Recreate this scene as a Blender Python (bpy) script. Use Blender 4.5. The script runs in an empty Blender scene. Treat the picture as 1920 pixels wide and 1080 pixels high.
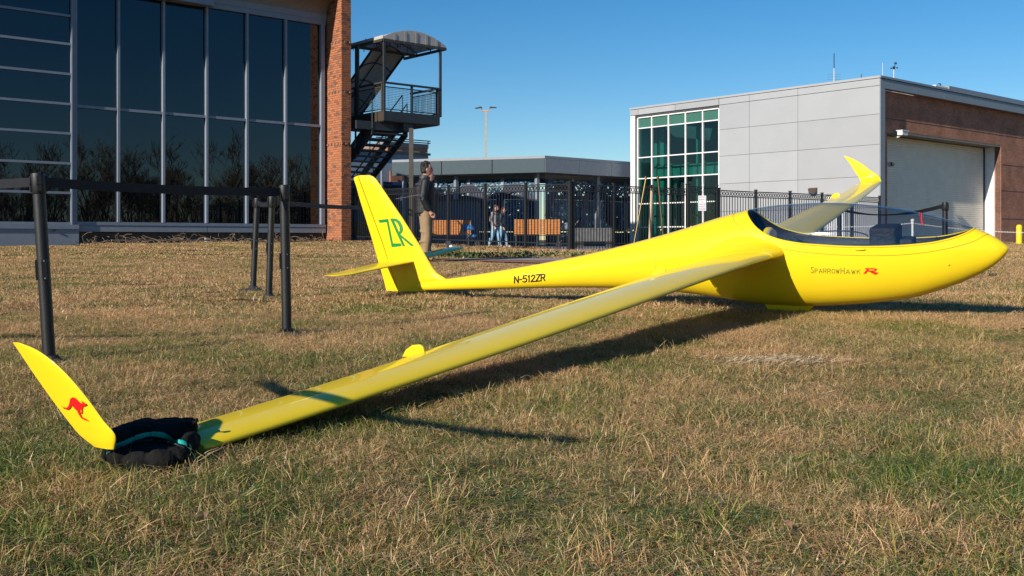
import bpy, bmesh, math, random
import numpy as np
from mathutils import Vector, Matrix, Euler

# ------------------------------------------------------------------ camera, sky, sun, exposure
SC = bpy.context.scene
COL = SC.collection
F, CX, HY, ZC = 1932.0, 960.0, 450.0, 0.637      # focal length in px, principal column, horizon row, eye height
cam_d = bpy.data.cameras.new('camera'); cam = bpy.data.objects.new('camera', cam_d); COL.objects.link(cam)
cam.location = (0, 0, ZC); cam.rotation_euler = (math.radians(90), 0, 0)
cam_d.sensor_width = 36; cam_d.lens = 36*F/1920; cam_d.shift_y = (HY-540)/1920
cam_d.clip_start = .05; cam_d.clip_end = 6000
SC.camera = cam
SUN_EL = math.radians(25)
SX, SY = .662, .7495                                # direction the shadows run along the ground
w = bpy.data.worlds.new('World'); SC.world = w; w.use_nodes = True
nt = w.node_tree; bg = nt.nodes['Background']
sky = nt.nodes.new('ShaderNodeTexSky'); sky.sky_type = 'NISHITA'; sky.sun_disc = False
sky.sun_elevation = SUN_EL; sky.sun_rotation = math.atan2(-SX, -SY)
sky.air_density = 1.0; sky.dust_density = 0.0; sky.ozone_density = 4.0; sky.altitude = 0
hs = nt.nodes.new('ShaderNodeHueSaturation'); hs.inputs['Hue'].default_value = .500; hs.inputs['Saturation'].default_value = 1.32
nt.links.new(sky.outputs[0], hs.inputs['Color']); nt.links.new(hs.outputs[0], bg.inputs[0])
bg.inputs[1].default_value = 0.084
sd = bpy.data.lights.new('sun', 'SUN'); sun = bpy.data.objects.new('sun', sd); COL.objects.link(sun)
sd.energy = 5.0; sd.angle = math.radians(.53); sd.color = (1, .92, .80)
ce = math.cos(SUN_EL)
sun.rotation_euler = Vector((SX*ce, SY*ce, -math.sin(SUN_EL))).to_track_quat('-Z', 'Y').to_euler()
vs = SC.view_settings; vs.view_transform = 'Standard'; vs.look = 'None'; vs.gamma = 1; vs.exposure = 0.35
vs.use_curve_mapping = False
SC.cycles.max_bounces = 8; SC.cycles.transparent_max_bounces = 16
SC.cycles.use_denoising = True

R = random.Random(7)
def V(*a): return Vector(a)
H = V(.877, -.481, 0).normalized()        # glider heading
W = V(.481, .877, 0).normalized()         # along the far wing
D2 = V(.757, .653, 0)                     # building grid: right and away
D1 = V(-.653, .757, 0)                    # building grid: left and away
Z = V(0, 0, 1)
CAM = V(0, 0, ZC)
def ray(px, py): return V((px-CX)/F, 1, (HY-py)/F)
def at(px, py, Y): return CAM + ray(px, py)*Y
def hit(px, py, P, n):
    d = ray(px, py); return CAM + d*((P-CAM).dot(n)/d.dot(n))

# ------------------------------------------------------------------ ground height
_gy = [0, 4, 5.5, 7, 8.5, 10.5, 13, 18, 27, 35, 40, 60, 5000]
_gz = [-.06, -.05, -.02, 0, .028, .072, .12, .215, .373, .53, .58, .60, .60]
def g0(x, y):
    return np.interp(y, _gy, _gz) - .011*np.clip(x, -7, 13)*np.clip((y-10)/20, 0, 1) + .008*np.sin(x*1.1+.6)*np.sin(y*.9)*(y > 0)
FC = V(1.52, 27, 0)                        # fence corner
def beyond(x, y):                          # distance beyond the fence (positive = plaza)
    a = (x-FC.x)*.757+(y-FC.y)*.653        # past the left run
    b = -(x-FC.x)*.653+(y-FC.y)*.757       # past the right run
    return np.minimum(a, b)
def g(x, y):
    z = g0(x, y); k = np.clip(beyond(x, y)/1.2, 0, 1)
    return float(z*(1-k)+k*np.minimum(z, .34))
def G(x, y): return V(x, y, g(x, y))
def gp(px, Y): x = (px-CX)/F*Y; return G(x, Y)

# ------------------------------------------------------------------ materials
def srgb(r, g_, b):
    f = lambda c: (c/255/12.92) if c/255 <= .04045 else ((c/255+.055)/1.055)**2.4
    return (f(r), f(g_), f(b), 1)
def mat(name, col, rough=.6, metal=0, var=.12, scale=6, coat=0, bump=0, bscale=60, spec=.5, emit=None):
    m = bpy.data.materials.new(name); m.use_nodes = True; t = m.node_tree; p = t.nodes['Principled BSDF']
    c = col if len(col) == 4 else (*col, 1)
    p.inputs['Roughness'].default_value = rough; p.inputs['Metallic'].default_value = metal
    p.inputs['Coat Weight'].default_value = coat; p.inputs['Coat Roughness'].default_value = .03
    p.inputs['Specular IOR Level'].default_value = spec
    tc = t.nodes.new('ShaderNodeTexCoord')
    if var:
        n = t.nodes.new('ShaderNodeTexNoise'); n.inputs['Scale'].default_value = scale; n.inputs['Detail'].default_value = 5
        t.links.new(tc.outputs['Object'], n.inputs['Vector'])
        mr = t.nodes.new('ShaderNodeMapRange'); mr.inputs[1].default_value = .3; mr.inputs[2].default_value = .7
        mr.inputs[3].default_value = 1-var; mr.inputs[4].default_value = 1+var
        t.links.new(n.outputs[0], mr.inputs[0])
        mx = t.nodes.new('ShaderNodeVectorMath'); mx.operation = 'SCALE'; mx.inputs[0].default_value = c[:3]
        t.links.new(mr.outputs[0], mx.inputs['Scale']); t.links.new(mx.outputs[0], p.inputs['Base Color'])
    else: p.inputs['Base Color'].default_value = c
    if bump:
        n2 = t.nodes.new('ShaderNodeTexNoise'); n2.inputs['Scale'].default_value = bscale; n2.inputs['Detail'].default_value = 4
        t.links.new(tc.outputs['Object'], n2.inputs['Vector'])
        b = t.nodes.new('ShaderNodeBump'); b.inputs['Strength'].default_value = bump; b.inputs['Distance'].default_value = .02
        t.links.new(n2.outputs[0], b.inputs['Height']); t.links.new(b.outputs[0], p.inputs['Normal'])
    return m
M = {}
M['yellow'] = mat('yellow gelcoat', (.82, .59, .014), .35, var=.03, scale=3, coat=.5, spec=.12)
M['hinge'] = mat('dark seam line', (.10, .07, .01), .6, var=0)  # dark tone for seams and small ports
M['green_letter'] = mat('green vinyl', (.005, .22, .045), .35, var=.05)
M['black_letter'] = mat('black vinyl', (.012, .012, .014), .4, var=.05)
M['red'] = mat('red vinyl', (.72, .012, .015), .35, var=.05)
M['olive_letter'] = mat('dark green vinyl', (.06, .16, .02), .35, var=.05)
M['black_plastic'] = mat('black plastic', (.007, .007, .008), .5, var=.25, scale=20, bump=.15, bscale=200)
M['rubber'] = mat('black rubber base', (.02, .022, .028), .7, var=.2)
M['belt'] = mat('black webbing', (.012, .013, .02), .6, var=.2, scale=40, bump=.4, bscale=400, spec=.35)
M['frame'] = mat('painted aluminium frame', (.20, .235, .29), .45, var=.05, metal=.0)
M['fascia'] = mat('painted metal fascia', (.22, .25, .29), .5, var=.06)
M['panel'] = mat('silver composite panel', (.38, .385, .395), .45, var=.03, scale=1.2, metal=.15)
def vary(m, lo, hi):                        # each panel came from its own sheet: a little lighter or darker
    t = m.node_tree; p = t.nodes['Principled BSDF']; src = p.inputs['Base Color'].links[0].from_socket
    oi = t.nodes.new('ShaderNodeObjectInfo'); mr = t.nodes.new('ShaderNodeMapRange'); mr.inputs[3].default_value = lo; mr.inputs[4].default_value = hi; t.links.new(oi.outputs['Random'], mr.inputs[0])
    sc = t.nodes.new('ShaderNodeVectorMath'); sc.operation = 'SCALE'; t.links.new(src, sc.inputs[0]); t.links.new(mr.outputs[0], sc.inputs['Scale']); t.links.new(sc.outputs[0], p.inputs['Base Color'])
vary(M['panel'], .93, 1.04)
M['joint'] = mat('dark joint', (.05, .05, .055), .8, var=.1)
M['soffit'] = mat('brown soffit', (.22, .19, .16), .6, var=.1)
M['white'] = mat('white paint', (.75, .74, .72), .5, var=.05)
M['dark_steel'] = mat('dark steel paint', (.030, .036, .042), .5, var=.15, scale=10)
M['fence'] = mat('black fence paint', (.018, .019, .021), .45, var=.15, scale=10)
M['bronze'] = mat('bronze steel paint', (.055, .044, .032), .5, var=.12)
M['awning'] = mat('grey awning cloth', (.70, .67, .64), .8, var=.08, scale=3)
_t = M['awning'].node_tree; _tl = _t.nodes.new('ShaderNodeBsdfTranslucent'); _tl.inputs[0].default_value = (.6, .58, .56, 1); _mx = _t.nodes.new('ShaderNodeMixShader'); _mx.inputs[0].default_value = .45
_t.links.new(_t.nodes['Principled BSDF'].outputs[0], _mx.inputs[1]); _t.links.new(_tl.outputs[0], _mx.inputs[2]); _t.links.new(_mx.outputs[0], _t.nodes['Material Output'].inputs[0])
M['concrete'] = mat('concrete', (.30, .28, .26), .9, var=.15, bump=.3)
M['plaza'] = mat('plaza concrete', (.22, .22, .23), .9, var=.15)
M['pavgrey'] = mat('path concrete', (.27, .24, .23), .9, var=.15, bump=.3, bscale=30)
M['pavred'] = mat('red paver', (.30, .12, .075), .9, var=.25, scale=9, bump=.3, bscale=30)
M['orange_wood'] = mat('orange bench slat', (.50, .19, .045), .5, var=.18, scale=12)
M['brass'] = mat('polished brass', (.22, .15, .06), .35, metal=1, var=.06)
M['chrome'] = mat('bright steel', (.65, .65, .66), .25, metal=1, var=.05)
M['bollard'] = mat('yellow bollard paint', (.80, .58, .01), .5, var=.06)
M['plaster'] = mat('white chain plastic', (.80, .79, .76), .5, var=.05)
M['navy'] = mat('navy mural paint', (.006, .018, .055), .4, var=.15)
M['blue_metal'] = mat('blue grey corrugated metal', (.07, .12, .19), .5, var=.1)
M['dark_teal'] = mat('dark teal fascia', (.030, .058, .075), .65, var=.08)
M['pale_wall'] = mat('pale annex wall', (.26, .31, .36), .7, var=.06)
M['interior'] = mat('room dark wall', (.05, .10, .09), .8, var=.2, scale=1)
M['beam'] = mat('pale green beam', (.55, .65, .55), .6, var=.08)
M['roof'] = mat('flat roof', (.25, .25, .25), .9)
M['twig'] = mat('dry vine twig', (.22, .15, .10), .9, var=.4, scale=8)
M['soil'] = mat('bare soil', (.075, .052, .036), .95, var=.35, scale=5, bump=.5, bscale=25)
M['bark'] = mat('grey bark', (.34, .25, .17), .95, var=.3, scale=4)
M['leaf'] = mat('dry leaf', (.17, .09, .05), .8, var=.3, scale=40)
M['skin'] = mat('skin', (.50, .26, .18), .55, var=.08)
M['hair'] = mat('black hair', (.010, .009, .009), .5, var=.3, scale=60, bump=.6, bscale=120)
M['hair2'] = mat('brown hair', (.10, .05, .025), .6, var=.3, scale=60, bump=.6, bscale=120)
M['jacket'] = mat('black jacket', (.010, .010, .012), .62, var=.2, scale=20, bump=.5, bscale=18)
M['quilt'] = mat('charcoal quilting', (.030, .031, .042), .55, var=.3, scale=30, bump=.7, bscale=30)
M['khaki'] = mat('khaki cloth', (.27, .185, .10), .85, var=.12, scale=9, bump=.5, bscale=9)
M['jeans'] = mat('blue denim', (.035, .075, .15), .85, var=.25, scale=12, bump=.3)
M['pale_jeans'] = mat('pale denim', (.20, .36, .50), .85, var=.25, scale=12, bump=.3)
M['rust'] = mat('rust red hoodie', (.36, .07, .045), .8, var=.15)
M['brown_coat'] = mat('dark brown coat', (.05, .025, .02), .7, var=.3, scale=14)
M['grey_knit'] = mat('grey knit', (.22, .20, .21), .85, var=.2, scale=20)
M['dark_coat'] = mat('dark blue coat', (.02, .035, .05), .7, var=.25, scale=14)
M['shoe'] = mat('white shoe', (.7, .66, .64), .6)
M['dark_shoe'] = mat('dark shoe', (.03, .025, .02), .6)
M['stroller'] = mat('bright blue cloth', (.02, .16, .42), .6, var=.2)
M['bag'] = mat('black bag cloth', (.010, .0095, .009), .95, var=.35, scale=18, bump=.9, bscale=26, spec=.15)
M['teal'] = mat('teal zip tape', (.01, .45, .37), .55, var=.12, scale=40, bump=.4, bscale=300)
M['black_fabric'] = mat('black cockpit fabric', (.014, .014, .018), .7, var=.5, scale=22, bump=.5, bscale=45)
M['cockpit'] = mat('cockpit lining carbon', (.018, .02, .022), .35, var=.5, scale=30, bump=.3, bscale=140)
M['sign_face'] = mat('white sign face', (.70, .70, .74), .5, var=.03)
M['sign_red'] = mat('dark red print', (.35, .04, .07), .5, var=.1)
M['lens'] = mat('lamp glass', (.5, .5, .48), .2, var=0)

def brick_mat(name, c1, c2, mortar, sx, axis_d, bw=.21, bh=.075, bumps=.6):
    m = bpy.data.materials.new(name); m.use_nodes = True; t = m.node_tree; p = t.nodes['Principled BSDF']; L = t.links.new
    geo = t.nodes.new('ShaderNodeNewGeometry')
    dot = t.nodes.new('ShaderNodeVectorMath'); dot.operation = 'DOT_PRODUCT'; dot.inputs[1].default_value = axis_d
    sep = t.nodes.new('ShaderNodeSeparateXYZ'); L(geo.outputs['Position'], sep.inputs[0]); L(geo.outputs['Position'], dot.inputs[0])
    cmb = t.nodes.new('ShaderNodeCombineXYZ'); L(dot.outputs['Value'], cmb.inputs[0]); L(sep.outputs['Z'], cmb.inputs[1])
    b = t.nodes.new('ShaderNodeTexBrick'); L(cmb.outputs[0], b.inputs['Vector'])
    b.inputs['Scale'].default_value = 1; b.inputs['Brick Width'].default_value = bw; b.inputs['Row Height'].default_value = bh
    b.inputs['Mortar Size'].default_value = .009; b.inputs['Mortar Smooth'].default_value = .2
    b.inputs['Color1'].default_value = (*c1, 1); b.inputs['Color2'].default_value = (*c2, 1); b.inputs['Mortar'].default_value = (*mortar, 1)
    n = t.nodes.new('ShaderNodeTexNoise'); n.inputs['Scale'].default_value = 1.3; n.inputs['Detail'].default_value = 6
    L(geo.outputs['Position'], n.inputs['Vector'])
    mr = t.nodes.new('ShaderNodeMapRange'); mr.inputs[1].default_value = .3; mr.inputs[2].default_value = .7; mr.inputs[3].default_value = .75; mr.inputs[4].default_value = 1.2
    L(n.outputs[0], mr.inputs[0])
    sc = t.nodes.new('ShaderNodeVectorMath'); sc.operation = 'SCALE'; L(b.outputs['Color'], sc.inputs[0]); L(mr.outputs[0], sc.inputs['Scale'])
    L(sc.outputs[0], p.inputs['Base Color']); p.inputs['Roughness'].default_value = .85
    bp = t.nodes.new('ShaderNodeBump'); bp.inputs['Strength'].default_value = bumps; bp.inputs['Distance'].default_value = .012; bp.invert = True
    L(b.outputs['Fac'], bp.inputs['Height']); L(bp.outputs[0], p.inputs['Normal'])
    return m
M['brick_lightened'] = brick_mat('brown brick', (.52, .205, .115), (.38, .145, .085), (.30, .19, .13), 1, D2)  # wall brick lightened in colour to make up for the grazing sun
M['brick_side'] = brick_mat('brown brick reveal', (.19, .085, .055), (.125, .055, .038), (.11, .08, .065), 1, D1)  # same brick in a darker tone, for the sunlit door reveal
M['brick_annex'] = brick_mat('annex brick', (.36, .16, .08), (.25, .12, .07), (.2, .15, .11), 1, D2)
def tone_mat(name, cols, rough=.85):       # a tone of its own per brick, by position
    m = bpy.data.materials.new(name); m.use_nodes = True; t = m.node_tree; p = t.nodes['Principled BSDF']; L = t.links.new
    a = t.nodes.new('ShaderNodeAttribute'); a.attribute_name = 'tone'
    r = t.nodes.new('ShaderNodeValToRGB'); r.color_ramp.interpolation = 'LINEAR'
    e = r.color_ramp.elements
    for i, c in enumerate(cols):
        el = e[i] if i < 2 else e.new(1)
        el.position = i/(len(cols)-1); el.color = (*c, 1)
    L(a.outputs['Fac'], r.inputs[0])
    geo = t.nodes.new('ShaderNodeNewGeometry'); n = t.nodes.new('ShaderNodeTexNoise'); n.inputs['Scale'].default_value = 14; n.inputs['Detail'].default_value = 5
    L(geo.outputs['Position'], n.inputs['Vector'])
    mr = t.nodes.new('ShaderNodeMapRange'); mr.inputs[1].default_value = .3; mr.inputs[2].default_value = .7; mr.inputs[3].default_value = .82; mr.inputs[4].default_value = 1.15
    L(n.outputs[0], mr.inputs[0]); sc = t.nodes.new('ShaderNodeVectorMath'); sc.operation = 'SCALE'
    L(r.outputs[0], sc.inputs[0]); L(mr.outputs[0], sc.inputs['Scale']); L(sc.outputs[0], p.inputs['Base Color'])
    p.inputs['Roughness'].default_value = rough
    return m
M['brick_tone'] = tone_mat('orange brick', [(.16, .075, .05), (.34, .125, .055), (.42, .155, .07), (.37, .13, .06), (.13, .085, .07)])
M['mortar'] = mat('mortar', (.20, .13, .09), .95, var=.1)

def glass_dark():
    m = bpy.data.materials.new('dark mirror glass'); m.use_nodes = True; p = m.node_tree.nodes['Principled BSDF']
    p.inputs['Base Color'].default_value = (.001, .002, .003, 1); p.inputs['Roughness'].default_value = 0.0
    p.inputs['IOR'].default_value = 1.72; p.inputs['Specular Tint'].default_value = (.72, .88, 1, 1)
    t = m.node_tree; n = t.nodes.new('ShaderNodeTexNoise'); n.inputs['Scale'].default_value = .25
    b = t.nodes.new('ShaderNodeBump'); b.inputs['Strength'].default_value = .05; b.inputs['Distance'].default_value = .1
    g_ = t.nodes.new('ShaderNodeNewGeometry'); oi = t.nodes.new('ShaderNodeObjectInfo'); va = t.nodes.new('ShaderNodeVectorMath'); va.operation = 'MULTIPLY_ADD'
    va.inputs[1].default_value = (1, 1, 1); t.links.new(g_.outputs['Position'], va.inputs[0]); sr = t.nodes.new('ShaderNodeVectorMath'); sr.operation = 'SCALE'; sr.inputs[0].default_value = (37, 11, 23); t.links.new(oi.outputs['Random'], sr.inputs['Scale']); t.links.new(sr.outputs[0], va.inputs[2]); t.links.new(va.outputs[0], n.inputs['Vector'])
    t.links.new(n.outputs[0], b.inputs['Height']); t.links.new(b.outputs[0], p.inputs['Normal'])
    return m
M['glass'] = glass_dark()
def glass_clear(name, tint, ior=1.45, rough=.0, base=.0, gain=1.0):
    m = bpy.data.materials.new(name); m.use_nodes = True; t = m.node_tree; t.nodes.clear(); L = t.links.new
    o = t.nodes.new('ShaderNodeOutputMaterial'); tr = t.nodes.new('ShaderNodeBsdfTransparent'); tr.inputs[0].default_value = (*tint, 1)
    gl = t.nodes.new('ShaderNodeBsdfGlossy'); gl.inputs['Roughness'].default_value = rough
    lw = t.nodes.new('ShaderNodeLayerWeight'); lw.inputs[0].default_value = .5
    fr = t.nodes.new('ShaderNodeMath'); fr.operation = 'POWER'; fr.inputs[1].default_value = 4; L(lw.outputs['Facing'], fr.inputs[0])
    ad = t.nodes.new('ShaderNodeMath'); ad.operation = 'MULTIPLY_ADD'; ad.inputs[1].default_value = gain; ad.inputs[2].default_value = base; ad.use_clamp = True
    mx = t.nodes.new('ShaderNodeMixShader'); L(fr.outputs[0], ad.inputs[0]); L(ad.outputs[0], mx.inputs[0]); L(tr.outputs[0], mx.inputs[1]); L(gl.outputs[0], mx.inputs[2]); L(mx.outputs[0], o.inputs[0])
    return m
M['canopy'] = glass_clear('canopy perspex', (.79, .81, .84), 1.5, .04, .095, 1.0)
M['teal_glass'] = glass_clear('green tinted glazing', (.30, .60, .58), 1.5, 0, .05)
M['spandrel'] = mat('green spandrel', (.045, .13, .095), .15, var=.06)
def mosaic(open_=.45, nm='perforated speckled screen'):
    m = bpy.data.materials.new(nm); m.use_nodes = True; t = m.node_tree; p = t.nodes['Principled BSDF']; L = t.links.new
    geo = t.nodes.new('ShaderNodeNewGeometry'); v = t.nodes.new('ShaderNodeTexVoronoi'); v.inputs['Scale'].default_value = 17
    L(geo.outputs['Position'], v.inputs['Vector'])
    sp = t.nodes.new('ShaderNodeSeparateColor'); L(v.outputs['Color'], sp.inputs[0])
    r = t.nodes.new('ShaderNodeValToRGB'); e = r.color_ramp.elements
    e[0].position = 0; e[0].color = (.006, .035, .085, 1); e[1].position = 1; e[1].color = (.40, .55, .62, 1)
    for pos, c in ((.40, (.008, .05, .11)), (.68, (.02, .12, .21)), (.84, (.04, .22, .28)), (.91, (.20, .26, .38)), (.95, (.30, .18, .15))):
        x = e.new(pos); x.color = (*c, 1)
    L(sp.outputs[0], r.inputs[0]); L(r.outputs[0], p.inputs['Base Color']); p.inputs['Roughness'].default_value = .35
    v2 = t.nodes.new('ShaderNodeTexVoronoi'); v2.inputs['Scale'].default_value = 13; L(geo.outputs['Position'], v2.inputs['Vector'])
    s2 = t.nodes.new('ShaderNodeSeparateColor'); L(v2.outputs['Color'], s2.inputs[0]); gt_ = t.nodes.new('ShaderNodeMath'); gt_.operation = 'GREATER_THAN'
    gt_.inputs[1].default_value = open_; L(s2.outputs[1], gt_.inputs[0]); L(gt_.outputs[0], p.inputs['Alpha'])
    return m
M['mosaic'] = mosaic(.30); M['mosaic_low'] = mosaic(.03, 'closed speckled screen')

# ------------------------------------------------------------------ mesh building (world coordinates)
class MB:
    def __init__(s): s.v = []; s.f = []; s.tone = None
    def poly(s, pts):
        k = len(s.v); s.v += [tuple(p) for p in pts]; s.f.append(list(range(k, k+len(pts)))); return s
    def boxa(s, o, a, b, c):               # origin corner and three edge vectors
        if a.cross(b).dot(c) < 0: a, b = b, a
        k = len(s.v)
        for q in ((0,0,0),(1,0,0),(1,1,0),(0,1,0),(0,0,1),(1,0,1),(1,1,1),(0,1,1)):
            s.v.append(tuple(o+a*q[0]+b*q[1]+c*q[2]))
        for f in ((3,2,1,0),(4,5,6,7),(0,1,5,4),(1,2,6,5),(2,3,7,6),(3,0,4,7)): s.f.append([k+i for i in f])
        return s
    def boxc(s, c, sx, sy, sz, X=None, Y=None, Zz=None):
        X = X or V(1,0,0); Y = Y or V(0,1,0); Zz = Zz or V(0,0,1)
        return s.boxa(c-X*sx/2-Y*sy/2-Zz*sz/2, X*sx, Y*sy, Zz*sz)
    def tube(s, pts, r, n=8, caps=True, flat=1.0, up=None):
        pts = [Vector(p) for p in pts]; rs = r if isinstance(r, (list, tuple)) else [r]*len(pts)
        k0 = len(s.v); prev = None
        for i, p in enumerate(pts):
            d = (pts[min(i+1, len(pts)-1)]-pts[max(i-1, 0)]).normalized()
            if prev is None:
                u = up or (V(0,0,1) if abs(d.z) < .9 else V(1,0,0))
            else: u = prev
            a = d.cross(u); a = a.normalized() if a.length > 1e-6 else V(1,0,0)
            b = a.cross(d).normalized(); prev = b
            for j in range(n):
                th = 2*math.pi*j/n
                s.v.append(tuple(p+a*math.cos(th)*rs[i]+b*math.sin(th)*rs[i]*flat))
        for i in range(len(pts)-1):
            for j in range(n):
                A = k0+i*n+j; B = k0+i*n+(j+1)%n; s.f.append([A, A+n, B+n, B])
        if caps:
            s.f.append([k0+j for j in range(n)]); e = k0+(len(pts)-1)*n; s.f.append([e+n-1-j for j in range(n)])
        return s
    def lathe(s, base, prof, n=16, ax=None):
        ax = ax or V(0,0,1); a = ax.orthogonal().normalized(); b = ax.cross(a)
        k = len(s.v)
        for (r, z) in prof:
            for j in range(n):
                th = 2*math.pi*j/n; s.v.append(tuple(base+ax*z+a*math.cos(th)*r+b*math.sin(th)*r))
        for i in range(len(prof)-1):
            for j in range(n):
                A = k+i*n+j; B = k+i*n+(j+1)%n; s.f.append([A, B, B+n, A+n])
        s.f.append([k+n-1-j for j in range(n)]); e = k+(len(prof)-1)*n; s.f.append([e+j for j in range(n)])
        return s
    def ell(s, c, rx, ry, rz, n=12, mtx=None):
        k = len(s.v); m = max(6, n*2//3)
        for i in range(m+1):
            ph = math.pi*i/m
            for j in range(n):
                th = 2*math.pi*j/n
                q = V(rx*math.sin(ph)*math.cos(th), ry*math.sin(ph)*math.sin(th), rz*math.cos(ph))
                if mtx: q = mtx @ q
                s.v.append(tuple(c+q))
        for i in range(m):
            for j in range(n):
                A = k+i*n+j; B = k+i*n+(j+1)%n; s.f.append([A, A+n, B+n, B])
        return s
    def prism(s, pts, ext):
        k = len(s.v); n = len(pts); s.v += [tuple(p) for p in pts]+[tuple(Vector(p)+ext) for p in pts]
        s.f.append(list(range(k, k+n))[::-1]); s.f.append(list(range(k+n, k+2*n)))
        for i in range(n):
            j = (i+1) % n; s.f.append([k+i, k+j, k+n+j, k+n+i])
        return s
    def loft(s, rings, closed=True, cap=True):
        k = len(s.v); n = len(rings[0])
        for r in rings: s.v += [tuple(p) for p in r]
        for i in range(len(rings)-1):
            for j in range(n if closed else n-1):
                A = k+i*n+j; B = k+i*n+(j+1) % n; s.f.append([A, B, B+n, A+n])
        if cap and closed:
            s.f.append([k+n-1-j for j in range(n)]); e = k+(len(rings)-1)*n; s.f.append([e+j for j in range(n)])
        return s

_inv = {}
def tag(o, label=None, cat=None, group=None, kind=None):
    if label: o['label'] = label
    if cat: o['category'] = cat
    if group: o['group'] = group
    if kind: o['kind'] = kind
    return o
def thing(name, label, cat, loc, rotz=0, group=None):
    o = bpy.data.objects.new(name, None); COL.objects.link(o); o.location = loc; o.rotation_euler = (0, 0, rotz)
    o.empty_display_size = .1
    _inv[o.name] = (Matrix.Translation(Vector(loc)) @ Matrix.Rotation(rotz, 4, 'Z')).inverted()
    return tag(o, label, cat, group)
def obj(name, mb, m, parent=None, smooth=False, kind=None, label=None, base=None, sharp=40, weld=False):
    """one mesh object; vertices are given in world coordinates"""
    me = bpy.data.meshes.new(name)
    if parent is not None: inv = _inv[parent.name]
    else:
        if base is None and mb.v:
            a = np.array(mb.v); base = V((a[:,0].min()+a[:,0].max())/2, (a[:,1].min()+a[:,1].max())/2, a[:,2].min())
        inv = Matrix.Translation(base).inverted() if base is not None else Matrix()
    a = np.array(mb.v); Mi = np.array(inv); a = a @ Mi[:3,:3].T + Mi[:3,3]
    me.from_pydata(a.tolist(), [], mb.f); me.materials.append(m)
    if mb.tone is not None:
        at_ = me.attributes.new('tone', 'FLOAT', 'FACE'); at_.data.foreach_set('value', mb.tone)
    bm = bmesh.new(); bm.from_mesh(me)
    if weld: bmesh.ops.remove_doubles(bm, verts=bm.verts, dist=1e-5)
    bmesh.ops.recalc_face_normals(bm, faces=bm.faces); bm.to_mesh(me); bm.free()
    if smooth:
        me.polygons.foreach_set('use_smooth', [True]*len(me.polygons))
        me.set_sharp_from_angle(angle=math.radians(sharp))
    me.update()
    o = bpy.data.objects.new(name, me); COL.objects.link(o)
    if parent is not None:
        o.parent = parent; _inv[o.name] = _inv[parent.name]
    elif base is not None: o.location = base; _inv[o.name] = Matrix.Translation(base).inverted()
    else: _inv[o.name] = Matrix()
    if kind: o['kind'] = kind
    if label: o['label'] = label
    return o
def copy_tree(o, parent=None):
    c = o.copy(); COL.objects.link(c); c.parent = parent
    for ch in list(o.children): copy_tree(ch, c)
    return c
def bevel(o, wd=.003, seg=2):
    b = o.modifiers.new('bevel', 'BEVEL'); b.width = wd; b.segments = seg; b.limit_method = 'ANGLE'; return o

# ------------------------------------------------------------------ ground sheets
def ground_sheet(name, xs, ys, off, m, kind='structure', mask=None):
    mb = MB(); nx, ny = len(xs), len(ys)
    for y in ys:
        for x in xs: mb.v.append((x, y, g(x, y)+off))
    for j in range(ny-1):
        for i in range(nx-1):
            if mask is None or mask((xs[i]+xs[i+1])/2, (ys[j]+ys[j+1])/2):
                a = j*nx+i; mb.f.append([a, a+1, a+nx+1, a+nx])
    return obj(name, mb, m, kind=kind, smooth=True, base=V(0,0,0))
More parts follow.
